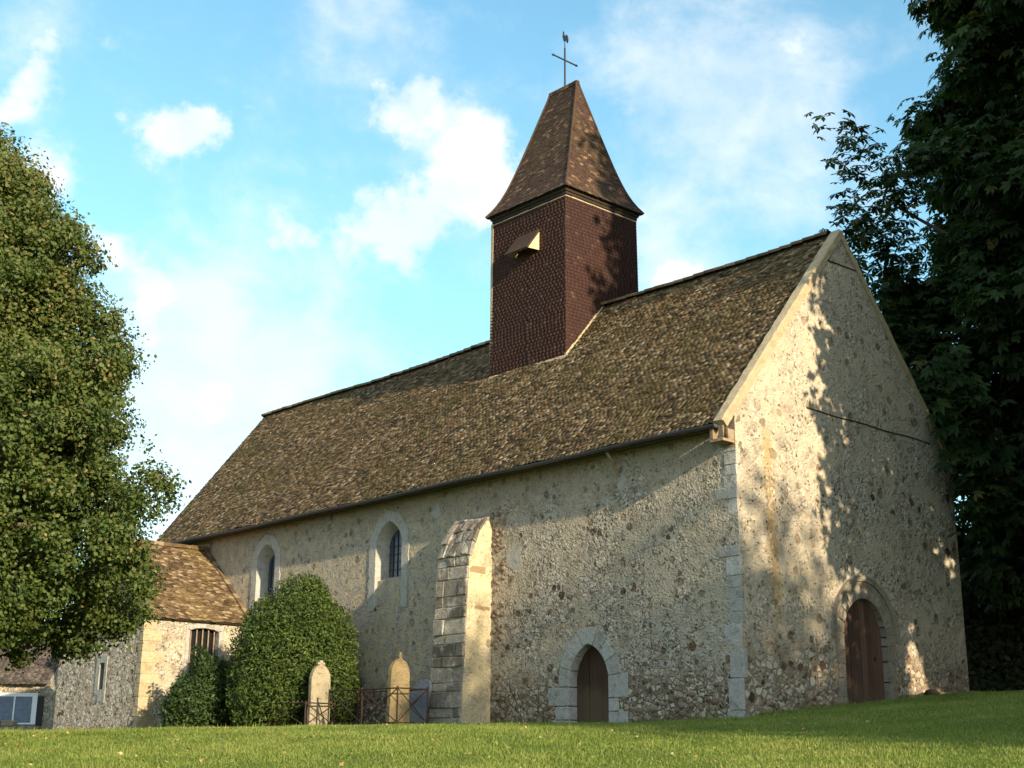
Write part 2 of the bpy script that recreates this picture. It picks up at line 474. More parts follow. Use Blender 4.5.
def tilemat(name, pal, moss, mossamt, lich, lichamt, rough=0.85, nsc=0.5):
    m, t = newmat(name)
    p = t.pos()
    ti = t.n('ShaderNodeAttribute', attribute_name='tint').outputs['Fac']
    col = t.ramp(ti, pal)
    g = t.noise(p, nsc, 5, 0.65)
    h = t.noise(p, 6.0, 5, 0.65)
    f = t.noise(p, 45, 4, 0.7)
    col = t.mix(t.m('MULTIPLY', t.sstep(t.m('ADD', t.m('MULTIPLY', g, 0.7), t.m('MULTIPLY', h, 0.3)), 0.44, 0.62), mossamt), col, moss)
    col = t.mix(t.m('MULTIPLY', t.sstep(t.m('ADD', t.m('MULTIPLY', h, 0.6), t.m('MULTIPLY', f, 0.4)), 0.56, 0.64), lichamt), col, lich)
    col = t.mix(1.0, col, t.ramp(f, [(0.25, 0.65), (0.5, 1.0), (0.8, 1.25)]), 'MULTIPLY')
    t.out(t.bsdf(col, rough, t.m('ADD', f, h), 0.5, 0.012, 0.2))
    return m


M['rooftile'] = tilemat('old_roof_tile', [(0.0, (0.03, 0.02, 0.011)), (0.35, (0.092, 0.061, 0.034)), (0.6, (0.145, 0.097, 0.053)), (0.86, (0.21, 0.147, 0.083)), (0.94, (0.26, 0.2, 0.13)), (1.0, (0.36, 0.3, 0.21))], (0.075, 0.062, 0.02), 0.6, (0.3, 0.26, 0.17), 0.45)
M['annextile'] = tilemat('mossy_annex_tile', [(0.0, (0.045, 0.03, 0.019)), (0.4, (0.095, 0.064, 0.038)), (0.75, (0.15, 0.105, 0.062)), (1.0, (0.30, 0.235, 0.155))], (0.20, 0.14, 0.04), 0.4, (0.34, 0.28, 0.17), 0.35)
M['towertile'] = tilemat('brown_cladding_tile', [(0.0, (0.062, 0.031, 0.028)), (0.5, (0.072, 0.036, 0.031)), (0.96, (0.083, 0.042, 0.036)), (1.0, (0.15, 0.085, 0.06))], (0.062, 0.036, 0.038), 0.6, (0.125, 0.07, 0.05), 0.25)
M['spiretile'] = tilemat('brown_spire_tile', [(0.0, (0.042, 0.025, 0.019)), (0.4, (0.055, 0.032, 0.024)), (0.8, (0.07, 0.041, 0.029)), (0.95, (0.14, 0.085, 0.055)), (1.0, (0.25, 0.15, 0.09))], (0.075, 0.055, 0.026), 0.5, (0.18, 0.12, 0.075), 0.25)
M['cottagetile'] = tilemat('dark_cottage_tile', [(0.0, (0.04, 0.03, 0.03)), (0.5, (0.075, 0.06, 0.055)), (1.0, (0.12, 0.1, 0.09))], (0.06, 0.06, 0.035), 0.4, (0.16, 0.15, 0.13), 0.3)


def plain(name, col, rough=0.6, metal=0.0, var=0.25, sc=20.0, spec=0.3):
    m, t = newmat(name)
    p = t.pos()
    f = t.noise(p, sc, 4, 0.6)
    c = t.mix(1.0, col, t.ramp(f, [(0.2, 1 - var), (0.8, 1 + var)]), 'MULTIPLY')
    t.out(t.bsdf(c, rough, f, 0.25, 0.004, spec, metal))
    return m


M['gutter'] = plain('zinc_gutter', (0.075, 0.08, 0.095), 0.5, 0.3)
M['iron'] = plain('black_iron', (0.025, 0.024, 0.026), 0.6, 0.3)
M['rust'] = plain('rusty_iron', (0.045, 0.027, 0.021), 0.85, 0.1, 0.5, 30)
M['glass'] = plain('leaded_glass', (0.045, 0.055, 0.085), 0.25, 0.0, 0.3, 14, 0.5)
M['blackglass'] = plain('dark_glass', (0.012, 0.013, 0.016), 0.2, 0.0, 0.2, 8, 0.5)
M['blueglass'] = plain('curtained_glass', (0.09, 0.12, 0.19), 0.3, 0.0, 0.5, 6, 0.5)
M['whitepaint'] = plain('white_paint', (0.72, 0.73, 0.75), 0.5, 0.0, 0.08)
M['louvre'] = plain('hood_board', (0.55, 0.44, 0.27), 0.8, 0.0, 0.2)


def doormat(name, c1, c2, c3):
    m, t = newmat(name)
    p = t.pos()
    ti = t.n('ShaderNodeAttribute', attribute_name='tint').outputs['Fac']
    g = t.noise(t.vm('MULTIPLY', p, (14, 14, 0.9)), 1.0, 6, 0.65)
    s = t.noise(p, 2.2, 4, 0.6)
    col = t.mix(ti, c1, c2)
    col = t.mix(t.m('MULTIPLY', t.sstep(g, 0.5, 0.75), 0.55), col, c3)
    z = t.n('ShaderNodeSeparateXYZ', {0: p}).outputs[2]
    col = t.mix(t.m('MULTIPLY', t.sstep(t.m('ADD', z, s), 1.35, 0.75), 0.5), col, (0.13, 0.10, 0.06))
    t.out(t.bsdf(col, 0.8, g, 0.5, 0.01, 0.2))
    return m


M['door_w'] = doormat('worn_red_brown_planks', (0.135, 0.078, 0.055), (0.07, 0.042, 0.032), (0.24, 0.165, 0.125))
M['door_s'] = doormat('dark_brown_planks', (0.065, 0.036, 0.024), (0.045, 0.026, 0.018), (0.095, 0.052, 0.036))


def leafmat(name, pal, trans=0.3, rough=0.55, spec=0.3):
    m, t = newmat(name)
    ti = t.n('ShaderNodeAttribute', attribute_name='tint').outputs['Fac']
    col = t.ramp(ti, pal)
    b = t.bsdf(col, rough, spec=spec)
    tr = t.n('ShaderNodeBsdfTranslucent', {'Color': t.mix(1.0, col, (1.1, 1.25, 0.5), 'MULTIPLY')})
    mx = t.n('ShaderNodeMixShader', {0: trans, 1: b.outputs[0], 2: tr.outputs[0]})
    t.out(mx)
    return m


M['lime_leaf'] = leafmat('lime_leaf', [(0.0, (0.03, 0.056, 0.012)), (0.35, (0.064, 0.098, 0.02)), (0.65, (0.105, 0.122, 0.03)), (0.85, (0.16, 0.13, 0.045)), (1.0, (0.27, 0.19, 0.09))], 0.25)
M['chestnut_leaf'] = leafmat('chestnut_leaf', [(0.0, (0.018, 0.036, 0.012)), (0.5, (0.032, 0.06, 0.018)), (0.85, (0.055, 0.085, 0.024)), (1.0, (0.13, 0.10, 0.035))], 0.3, 0.6, 0.12)
M['yew_leaf'] = leafmat('yew_leaf', [(0.0, (0.028, 0.054, 0.012)), (0.5, (0.066, 0.105, 0.021)), (0.85, (0.115, 0.155, 0.032)), (1.0, (0.17, 0.19, 0.045))], 0.25)
M['shrub_leaf'] = leafmat('shrub_leaf', [(0.0, (0.02, 0.042, 0.012)), (0.5, (0.042, 0.075, 0.02)), (1.0, (0.085, 0.12, 0.032))], 0.25)
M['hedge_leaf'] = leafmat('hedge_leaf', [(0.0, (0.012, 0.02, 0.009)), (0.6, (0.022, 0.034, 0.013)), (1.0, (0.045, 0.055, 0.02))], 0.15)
M['far_leaf'] = leafmat('far_tree_leaf', [(0.0, (0.03, 0.05, 0.015)), (0.6, (0.06, 0.085, 0.022)), (1.0, (0.1, 0.12, 0.035))], 0.35)
M['bark'] = plain('bark', (0.10, 0.08, 0.06), 0.95, 0, 0.45, 12)
M['grass'] = leafmat('grass_blade', [(0.0, (0.095, 0.155, 0.027)), (0.45, (0.205, 0.26, 0.054)), (0.8, (0.30, 0.31, 0.095)), (1.0, (0.32, 0.28, 0.12))], 0.4, 0.6)
M['fallen'] = leafmat('fallen_leaf', [(0.0, (0.22, 0.14, 0.05)), (0.6, (0.34, 0.26, 0.09)), (1.0, (0.42, 0.36, 0.2))], 0.1)

m_, t_ = newmat('lawn_ground')
p_ = t_.pos()
a_ = t_.noise(p_, 0.6, 5, 0.6)
b_ = t_.noise(p_, 9.0, 5, 0.7)
c_ = t_.mix(t_.sstep(a_, 0.4, 0.62), (0.08, 0.115, 0.02), (0.115, 0.145, 0.03))
c_ = t_.mix(t_.m('MULTIPLY', t_.sstep(b_, 0.5, 0.75), 0.6), c_, (0.12, 0.12, 0.04))
t_.out(t_.bsdf(c_, 0.95, b_, 0.8, 0.05, 0.1))
M['lawn'] = m_

# ------------------------------------------------------------------ ground
VD = np.array([math.cos(_yaw), math.sin(_yaw)])
RD = np.array([math.sin(_yaw), -math.cos(_yaw)])


def ground(x, y):
    x = np.asarray(x, float); y = np.asarray(y, float)
    t = (x - CAM[0]) * VD[0] + (y - CAM[1]) * VD[1]
    w = (x - CAM[0]) * RD[0] + (y - CAM[1]) * RD[1]
    base = -2.55 + 0.085 * t
    lim = -0.2
    base = np.where(base > lim - 0.25, lim - 0.25 * np.exp(-(base - (lim - 0.25)) / 0.25), base)
    base = np.maximum(base, -3.6)
    rise = 0.105 * np.log1p(np.exp((w - 3.3) / 0.8)) * 0.8 * np.clip(t / 28.0, 0, 1.05)
    rise = np.where(rise > 0.7, 0.7 + 0.25 * np.tanh((rise - 0.7) / 0.6), rise)
    left = -0.021 * np.clip(-w, 0, 20)
    return base + rise + left + 0.02 * np.sin(x * 1.3 + y * .6) * np.cos(y * 0.9 - x * .4)


def grid_axis(lo, hi, a, b, fine, coarse):
    return np.unique(np.r_[np.arange(lo, a, coarse), np.arange(a, b, fine), np.arange(b, hi + 1, coarse)])


gx = grid_axis(-400, 400, -30, 24, 0.6, 25)
gy = grid_axis(-400, 400, -30, 40, 0.6, 25)
GX, GY = np.meshgrid(gx, gy, indexing='ij')
GZ = ground(GX, GY)
nx, ny = GX.shape
ii = (np.arange(nx - 1)[:, None] * ny + np.arange(ny - 1)[None, :]).ravel()
gf = np.c_[ii, ii + ny, ii + ny + 1, ii + 1]
g_ob = link('lawn', np.c_[GX.ravel(), GY.ravel(), GZ.ravel()], gf, M['lawn'], smooth=True)
tag(g_ob, 'mown green lawn rising gently to the foot of the church', 'lawn', kind='structure')

# ------------------------------------------------------------------ tiles
def tiles(o, ud, vd, nd, vlen, u0, u1, w, ex, rng, thick=0.018, lift=0.028, jit=0.012, off_k=0.45, gapk=1.0, var=1.0):
    """rows of lapped tiles. o + u*ud + v*vd; u limited to u0(v)..u1(v); returns verts, quads, tints"""
    o, ud, vd, nd = (np.array(q, float) for q in (o, ud, vd, nd))
    V, T = [], []
    rows = int(vlen / ex)
    for r_ in range(rows):
        v = r_ * ex
        a, b = u0(v), u1(v)
        if b - a < 0.03: continue
        n = int((b - a) / w) + 2
        us = a - w * ((r_ * 0.5 + off_k * rng.random()) % 1.0) + np.arange(n + 1) * w + rng.normal(0, w * .05, n + 1)
        uw = w * (1 - gapk * (0.015 + rng.uniform(0, 0.03, n + 1)))
        L = np.clip(us, a, b); Rr = np.clip(us + uw, a, b)
        k = (Rr - L) > 0.02
        L, Rr = L[k], Rr[k]; n = len(L)
        if not n: continue
        vb = v + rng.normal(0, jit, n); tw = rng.normal(0, jit * .7, n)
        vt = min(v + ex * 1.9, vlen + 0.02)
        lf = lift + var * (rng.uniform(0, 0.014, n) + (rng.random(n) < 0.05) * rng.uniform(0, .02, n))
        tl = rng.normal(0, 0.004, n) * var
        a2, b2 = u0(vt), u1(vt)
        Lt, Rt = np.clip(L, a2, max(a2, b2)), np.clip(Rr, a2, max(a2, b2))
        f = lambda U, Vv, N: o + U[:, None] * ud + Vv[:, None] * vd + N[:, None] * nd
        vts = np.full(n, vt)
        z0 = np.zeros(n)
        q = np.stack([f(L, vb - tw, lf - tl), f(Rr, vb + tw, lf + tl), f(Rt, vts, z0 + 0.004), f(Lt, vts, z0 + 0.004),
                      f(L, vb - tw, lf - tl - thick), f(Rr, vb + tw, lf + tl - thick), f(Rt, vts, z0 - thick), f(Lt, vts, z0 - thick)], 1)
        V.append(q); T.append(rng.random(n))
    V = np.concatenate(V); T = np.concatenate(T)
    n = len(V)
    F = np.array([(0, 1, 2, 3), (4, 5, 1, 0), (4, 0, 3, 7), (1, 5, 6, 2)])
    return V.reshape(-1, 3), (F[None] + (np.arange(n) * 8)[:, None, None]).reshape(-1, 4), np.repeat(T, 8)


def cat(parts):
    vs, fs, ts, b = [], [], [], 0
    for v, f, t in parts:
        vs.append(v); fs.append(f + b); ts.append(t); b += len(v)
    return np.concatenate(vs), np.concatenate(fs), np.concatenate(ts)


# ================================================================== THE CHURCH
WID, LEN, HR, MID = 8.88, 25.2, 11.72, 4.44
OV, ZE = 0.42, 6.03
church = thing('church', (MID, 12.0, -0.2), 'old stone village church with a long steep tiled roof and a square tile-clad bell tower', 'church')

DOOR_S = arch(4.48, 0.63, -0.25, 0.80, 1.62, 0.2)
DOOR_W = arch(4.47, 0.87, 0.12, 1.75, 2.67, 0.04, 18)
LAN2 = arch(12.25, 0.60, 2.95, 4.75, 5.42, 0.25)
LAN1 = arch(18.62, 0.52, 3.3, 4.9, 5.45, 0.15)

w1 = MB()
sheet(w1, 'x', 0.0, [(0, -1.2), (LEN, -1.2), (LEN, 6.2), (0, 6.2)], [DOOR_S, LAN2, LAN1])
w1.build('side_wall', M['long'], church)
w2 = MB()
slope = (HR - ZE) / (MID + OV)
zc = lambda x: HR - slope * abs(x - MID)
sheet(w2, 'y', 0.0, [(0, -1.2), (WID, -1.2), (WID, zc(WID) - .02), (MID, HR - .02), (0, zc(0) - .02)], [DOOR_W])
w2.build('gable_wall', M['gable'], church)
w3 = MB()
sheet(w3, 'x', WID, [(0, -1.2), (LEN, -1.2), (LEN, 6.2), (0, 6.2)], flip=True)
sheet(w3, 'y', LEN, [(0, -1.2), (WID, -1.2), (WID, zc(WID) - .02), (MID, HR - .02), (0, zc(0) - .02)], flip=True)
w3.build('rear_wall', M['long'], church)

# ---- roof
sl = math.hypot(MID + OV, HR - ZE)
vdir = np.array([(MID + OV) / sl, 0, (HR - ZE) / sl])
ndir = np.array([-(HR - ZE) / sl, 0, (MID + OV) / sl])
end = lambda v: LEN + 0.35 + 1.0 * (v / sl)
tv, tf, tt = tiles((-OV, 0, ZE), (0, 1, 0), vdir, ndir, sl, lambda v: 0.24, end, 0.14, 0.088, RNG)
mir = lambda p: p * [-1, 1, 1] + [2 * MID, 0, 0]
tv2, tf2, tt2 = tiles((-OV, 0, ZE), (0, 1, 0), vdir, ndir, sl, lambda v: 0.24, end, 0.33, 0.196, RNG)
rv, rf, rtn = cat([(tv, tf, tt), (mir(tv2), tf2[:, ::-1], tt2)])


def sag(v):
    v = v.copy()
    y = v[:, 1]
    s_ = np.clip((v[:, 2] - ZE) / (HR - ZE), 0, 1)
    v[:, 2] += -0.05 * np.sin(y * 0.42 + .4) * s_ - 0.035 * np.sin(y * 0.9 + s_ * 3.0) * (1 - s_ * .5) * np.sin(s_ * 3.0) + 0.012 * np.sin(y * 2.3 + 5 * s_)
    return v


roof = link('roof', sag(rv), rf, M['rooftile'], church, tint=rtn)
und = MB()       # boards under the tiles
for sgn in (0, 1):
    f = (lambda p: p) if not sgn else (lambda p: (2 * MID - p[0], p[1], p[2]))
    e0, e1 = end(0), end(sl)
    dn = ndir * -0.07
    A = [np.array(q) for q in [(-OV, .26, ZE), (-OV, e0 - .05, ZE), (MID, e1 - .05, HR), (MID, .26, HR)]]
    und.prism([f(p + dn) for p in A], tuple(np.array(f(A[0] + dn * 1.7)) - np.array(f(A[0] + dn))))
und.build('roof_boarding', M['dark'], roof)
rg = MB()        # ridge tiles
yy = 0.28
while yy < end(sl) - .1:
    l = 0.36
    z = HR + 0.035 - 0.05 * math.sin(yy * 0.42 + .4) + random.uniform(-.012, .012)
    pts = [(MID + 0.15 * math.cos(a), math.sin(a) * 0.1) for a in np.linspace(math.pi * 1.08, -0.08 * math.pi, 8)]
    A = [(p[0], yy, z + p[1]) for p in pts]; B = [(p[0], yy + l + .03, z + p[1] + .018) for p in pts]
    rg.strip(B, A, tint=random.uniform(.3, 1)); rg.add([(MID, yy + l + .03, z - .06)] + B, [tuple([0] + list(range(i, i + 2))) for i in range(1, 8)], 0.2)
    yy += l
rg.build('ridge_tiles', M['rooftile'], roof)

# mortar coping over the gable
cp = MB()
for sgn in (0, 1):
    f = (lambda p: tuple(p)) if not sgn else (lambda p: (2 * MID - p[0], p[1], p[2]))
    n = 60
    rings_ = []
    for i in range(n + 1):
        v = sl * i / n
        bs = np.array([-OV, 0, ZE]) + vdir * v
        e1, e2, e3 = (random.uniform(-.012, .012) for _ in range(3))
        rings_.append([f(bs + ndir * dp_ + np.array([0, y_, 0])) for y_, dp_ in ((-.045 + e3 * .3, -.13 + 1.5 * e1), (-.05, .03 + e2), (-.02, .06 + e2), (.21, .07 + e1), (.255 + e2, .03), (.255, -.13))])
    for A_, B_ in zip(rings_, rings_[1:]):
        if sgn: cp.strip(A_, B_, closed=True)
        else: cp.strip(B_, A_, closed=True)
    cp.add(rings_[0], [tuple(range(6))])
cp.build('gable_coping', M['mortar'], church, smooth=False)

# kneeler boards at the foot of the coping
kn = MB()
kn.box((-0.44, -0.02, 5.62), (-0.06, 0.34, 5.68), .3)
kn.box((-0.44, -0.03, 5.68), (-0.41, 0.10, 5.95), .9, .008)
kn.box((-0.44, 0.24, 5.68), (-0.41, 0.33, 5.92), .6, .008)
kn.box((-0.25, -0.02, 5.68), (-0.05, 0.02, 5.90), .4, .008)
kn.box((-0.05, 0.0, 5.6), (-0.02, .34, 5.9), 1)
kn.box((-0.40, 0.30, 5.68), (-0.05, 0.34, 5.93), .9)
kn.build('kneeler', M['oldwood'], church)

# eave: soffit, rafter feet, gutter
ev = MB()
ev.prism([(-OV + .02, 0.36, ZE - 0.12), (-0.01, .36, ZE - .06), (-.01, .36, ZE + .2), (-OV + .02, .36, ZE - .06)], (0, LEN - .1, 0), .3)
ev.build('eave_soffit', M['soffit'], church)
gt = MB()
ys = np.linspace(0.12, LEN + 0.5, 40)
ring = [(math.cos(a) * 0.068, math.sin(a) * 0.068) for a in np.linspace(math.pi, 2 * math.pi, 9)]
gz = lambda y: ZE - 0.035 + 0.012 * math.sin(y * .9) - .02 * math.exp(-y)
for i in range(len(ys) - 1):
    A = [(-OV - 0.07 + c, ys[i], gz(ys[i]) + s) for c, s in ring]
    B = [(-OV - 0.07 + c, ys[i + 1], gz(ys[i + 1]) + s) for c, s in ring]
    gt.strip(A, B); gt.strip([(p[0] * 1.0 + .006 * (1 if p[0] < -OV - .07 else -1), p[1], p[2] + .006) for p in B], [(p[0] + .006 * (1 if p[0] < -OV - .07 else -1), p[1], p[2] + .006) for p in A])
gt.add([(-OV - 0.07 + c, ys[0], gz(ys[0]) + s) for c, s in ring], [tuple(range(9))])
gut = gt.build('gutter', M['gutter'], church, smooth=False)
# broken downpipe stub and lime run under it
dp = MB()
dp.tube([(-0.42, 3.42, 5.9), (-0.2, 3.40, 5.62), (-0.08, 3.38, 5.36)], 0.035)
dp.build('downpipe_stub', M['oldwood'], church)


def blob_patch(mb, ax, c, a0, z0, ra, rz, depth, rng, n=22):
    pts = []
    for i in range(n):
        th = -2 * math.pi * i / n
        k = 1 + rng.uniform(-.22, .16)
        pts.append(P3(ax, c, a0 + ra * k * math.cos(th), z0 + rz * k * math.sin(th)))
    d = (-depth, 0, 0) if ax == 'x' else (0, -depth, 0)
    mb.prism(pts, d)


for (y_, z_, ra_, rz_) in ((10.2, 5.42, .17, .2), (3.34, 5.22, .14, .22), (7.05, 3.85, .30, .32)):
    pp = MB()
    blob_patch(pp, 'x', 0.01, y_, z_, ra_, rz_, 0.013, random)
    pp.build('plaster_patch', M['winplaster'], church)

# ---- quoins of the near corner
qn = MB()
z = -0.5
k = 0
rq = random.Random(5)
while z < 5.5:
    h = rq.uniform(0.2, 0.42) if z > 1.6 else rq.uniform(0.36, 0.66)
    lx, ly = rq.uniform(.03, .12), rq.uniform(0.26, 0.42) + (.22 if rq.random() < .3 else 0) + (.1 if z < 1.4 else 0)
    pr = 0.004 + rq.uniform(-.002, .010)
    if True:
        qn.box((-pr, -pr * .6, z), (lx, ly, min(z + h - 0.012, 5.58)), rq.random(), 0.012, rq)
    z += h; k += 1
qn.build('quoins', M['limestone'], church, bevel=0.02)

# ---- door and window surrounds
def voussoirs(mb, ax, c, inner, lens, thick, rng, proud=0.018, inn=0.10, gap=0.012, taper=None):
    """blocks following an opening's outline; lens: arc lengths of blocks; thick(i, z, frac)->block depth away from the opening"""
    total = resample(inner, 4)[1]
    s = 0.0; i = 0
    p_all, _ = resample(inner, 400)
    while s < total - 0.05:
        l = min(lens(i, s / total, rng), total - s)
        if total - s - l < 0.12: l = total - s
        a = int(round(s / total * 399)); b = int(round((s + l) / total * 399))
        g = max(1, int(gap / total * 399 / 2))
        idx = np.unique(np.linspace(a + g, max(b - g, a + g + 1), 5).astype(int))
        seg = p_all[idx]
        off = offset(p_all, np.full(400, 1.0))[idx] - seg
        th = thick(i, seg[:, 1].mean(), (s + l / 2) / total, rng)
        out = seg + off * th * (1 + rng.uniform(-.05, .05))
        poly = [tuple(q) for q in seg] + [tuple(q) for q in out[::-1]]
        pr = proud + rng.uniform(-.004, .008)
        base = c + inn
        pts = [P3(ax, base, *q) for q in poly]
        d = (-(pr + inn), 0, 0) if ax == 'x' else (0, -(pr + inn), 0)
        mb.prism(pts, d, rng.random())
        s += l; i += 1


def reveal(mb, ax, c0, outl, c1, outl2=None):
    A = [P3(ax, c0, *p) for p in outl]; B = [P3(ax, c1, *p) for p in (outl2 or outl)]
    mb.strip(A, B)


def planks(mb, ax, c, outl, n, thick, rng):
    P = np.array(outl)
    lo, hi = P[:, 0].min(), P[:, 0].max()
    zb = P[0, 1]
    def top(a):
        a = min(max(a, lo + 1e-4), hi - 1e-4)
        return np.interp(a, P[1:-1, 0], P[1:-1, 1])
    e = np.linspace(lo, hi, n + 1)
    for i in range(n):
        a, b = e[i] + .006, e[i + 1] - .006
        xs = np.linspace(a, b, 5)
        poly = [(a, zb)] + [(x, top(x)) for x in xs] + [(b, zb)]
        o_ = rng.uniform(0, .016)
        pts = [P3(ax, c + thick - o_, *q) for q in poly]
        mb.prism(pts, (-thick, 0, 0) if ax == 'x' else (0, -thick, 0), rng.random())


r_s = random.Random(3)
# south door: pale limestone arch with long-and-short jambs
sd = MB()
voussoirs(sd, 'x', 0.0, DOOR_S, lambda i, f, r: r.uniform(.28, .5) if (f < .3 or f > .7) else r.uniform(.24, .36),
          lambda i, z, f, r: (r.uniform(.5, .68) if i % 2 == 0 else r.uniform(.3, .45)) if z < 0.75 else r.uniform(.32, .42), r_s, inn=0.26)
sdo = sd.build('door_surround', M['limestone'], church, bevel=0.012)
dd = MB()
planks(dd, 'x', 0.24, DOOR_S, 6, 0.05, r_s)
door_s = dd.build('door', M['door_s'], church)
door_s['label'] = 'dark brown plank door in a pointed pale stone arch'
hg = MB()
hg.tube([(0.235, 4.0, .62), (0.215, 4.0, .66), (0.215, 4.0, .74), (0.235, 4.0, .78)], 0.012)
hg.build('handle', M['iron'], door_s)
st = MB()
st.box((-0.16, 3.7, -0.42), (0.28, 5.0, -0.17), .4, .01)
st.build('door_step', M['limestone'], church)

# west door: round arch of the wall's own stone with a hood mould
wd = MB()
voussoirs(wd, 'y', 0.0, DOOR_W, lambda i, f, r: r.uniform(.3, .5) if (f < .28 or f > .72) else r.uniform(.2, .28), lambda i, z, f, r: r.uniform(.26, .32), r_s, proud=0.02, inn=0.28, gap=.008)
HOOD = arch(4.47, 1.22, 1.72, 1.78, 3.06, 0.05, 20)
hp, hl = resample(HOOD, 60)
ho = offset(hp, np.full(60, 0.13)); hi_ = hp
q0 = [P3('y', 0.02, *p) for p in hi_]; q1 = [P3('y', -0.05, *p) for p in hi_]; q2 = [P3('y', -0.07, *p) for p in ho]; q3 = [P3('y', 0.02, *p) for p in ho]
wd.strip(q1, q0); wd.strip(q2, q1); wd.strip(q3, q2)
# plain order between door ring and hood mould
mid_o = offset(resample(arch(4.47, 1.13, 1.5, 1.78, 2.96, .05, 20), 60)[0], np.full(60, 0.06))
mid_i = resample(arch(4.47, 1.13, 1.5, 1.78, 2.96, .05, 20), 60)[0]
wd.strip([P3('y', -0.012, *p) for p in mid_o], [P3('y', -0.012, *p) for p in mid_i])
wd.build('door_surround', M['portal'], church)
dw = MB()
planks(dw, 'y', 0.15, DOOR_W, 8, 0.05, r_s)
door_w = dw.build('door', M['door_w'], church)
door_w['label'] = 'tall red-brown plank door in a round arch'
kb = MB()
kb.box((4.98, 0.125, 1.27), (5.01, 0.155, 1.38))
kb.tube([(4.995, 0.13, 1.33), (4.995, 0.10, 1.33), (4.995, 0.09, 1.31)], 0.012)
kb.build('handle', M['iron'], door_w)


def lancet(outl, cen, zsill, hwg, zsg, ztg, lab):
    """splayed lancet: plastered band round it, splay, sunk infill under the sill, leaded glass"""
    p, _ = resample(outl, 70)
    bo = offset(p, np.full(70, 0.30) + 0.02 * np.sin(np.arange(70) * 1.3))
    mb = MB()
    a0, a1 = [P3('x', -0.022, *q) for q in bo], [P3('x', -0.022, *q) for q in p]
    b0 = [P3('x', 0.01, *q) for q in bo]
    mb.strip(a1, a0); mb.strip(a0, b0)
    mb.add([a0[0], a1[0], P3('x', .01, *p[0]), b0[0]], [(0, 1, 2, 3)]); mb.add([a0[-1], a1[-1], P3('x', .01, *p[-1]), b0[-1]], [(3, 2, 1, 0)])
    gl = arch(cen, hwg, zsill, zsg, ztg, 0.3)
    q, _ = resample(gl, 70)
    above = p[:, 1] > -9
    mb.strip([P3('x', 0.34, *s_) for s_ in q], [P3('x', -0.022, *s_) for s_ in p])
    mb.build('window_surround', M['winplaster'], church, smooth=False)
    g = MB()
    sheet(g, 'x', 0.32, gl)
    o = g.build('window', M['glass'], church)
    o['label'] = lab
    bars = MB()
    for k in range(1, 4):
        y = cen - hwg + 2 * hwg * k / 4
        bars.box((0.295, y - .008, zsill), (0.315, y + .008, ztg - .05 - abs(y - cen) * .7))
    zq = zsill + .2
    while zq < zsg + .1:
        bars.box((0.29, cen - hwg, zq - .007), (0.30, cen + hwg, zq + .007)); zq += .22
    bars.build('glazing_bars', M['iron'], o)
    inf = MB()
    zb = outl[0][1]
    hw = outl[-1][0] - cen
    pts = [(0.05, cen - hw + .01, zb - .25), (0.05, cen - hw + .01, zsill - .1), (0.34, cen - hwg, zsill + .02), (0.34, cen + hwg, zsill + .02), (0.05, cen + hw - .01, zsill - .1), (0.05, cen + hw - .01, zb - .25)]
    inf.add(pts, [(0, 5, 4, 1), (1, 4, 3, 2)])
    inf.build('sill_infill', M['long'], church)


lancet(LAN2, 12.25, 3.88, 0.40, 4.78, 5.22, 'taller lancet window with stone infill below its sill')
lancet(LAN1, 18.62, 3.9, 0.34, 4.85, 5.2, 'smaller lancet window near the annex')

# ledges on the gable
for (x0, x1, z) in ((2.66, 7.9, 6.86), (3.86, 5.15, 10.8)):
    lg = MB()
    n = int((x1 - x0) / .3)
    for i in range(n):
        a = x0 + (x1 - x0) * i / n
        lg.box((a, -0.018, z + .012 * math.sin(a * 3)), (a + (x1 - x0) / n - .006, 0.02, z + .028 + .012 * math.sin(a * 3)), random.random())
    lg.build('gable_ledge', M['dark'], church)

# ---- buttress
bt = MB()
Y0, Y1 = 7.9, 9.12
ft, fb = -0.74, -0.93
prof = [(0.05, -0.6), (fb, -0.6), (fb, -0.2), (ft, 3.95), (-0.60, 4.30), (-0.44, 4.62), (-0.22, 4.90), (0.05, 5.06)]
bt.prism([(x, Y0, z) for x, z in prof], (0, Y1 - Y0, 0))
but = bt.build('buttress', M['butt_plaster'], church)
bb = MB()
rb = random.Random(21)
z = -0.55
while z < 3.9:
    h = min(rb.uniform(0.2, 0.42), 3.95 - z)
    if h < .1: break
    xf = lambda zz: fb + (ft - fb) * max(0, (zz + .2)) / 4.15
    cuts = [Y0 + .01] + sorted(rb.uniform(Y0 + .3, Y1 - .25) for _ in range(rb.choice([1, 1, 2, 2]))) + [Y1 + .02]
    for a, b in zip(cuts, cuts[1:]):
        if b - a < .12: continue
        pr = rb.uniform(.012, .06)
        q = [(xf(z) - pr, a + .008, z + .01), (xf(z) + .1, a + .008, z + .01), (xf(z) + .1, b - .008, z + .01), (xf(z) - pr, b - .008, z + .01),
             (xf(z + h) - pr, a + .008, z + h - .01), (xf(z + h) + .1, a + .008, z + h - .01), (xf(z + h) + .1, b - .008, z + h - .01), (xf(z + h) - pr, b - .008, z + h - .01)]
        q = [tuple(c + rb.uniform(-.016, .016) for c in p) for p in q]
        bb.hexa(q, rb.random())
    z += h
bb.build('block_facing', M['butt_block'], but, bevel=0.016)
bc = MB()      # rough stones of the sloping cap
cap = prof[3:]
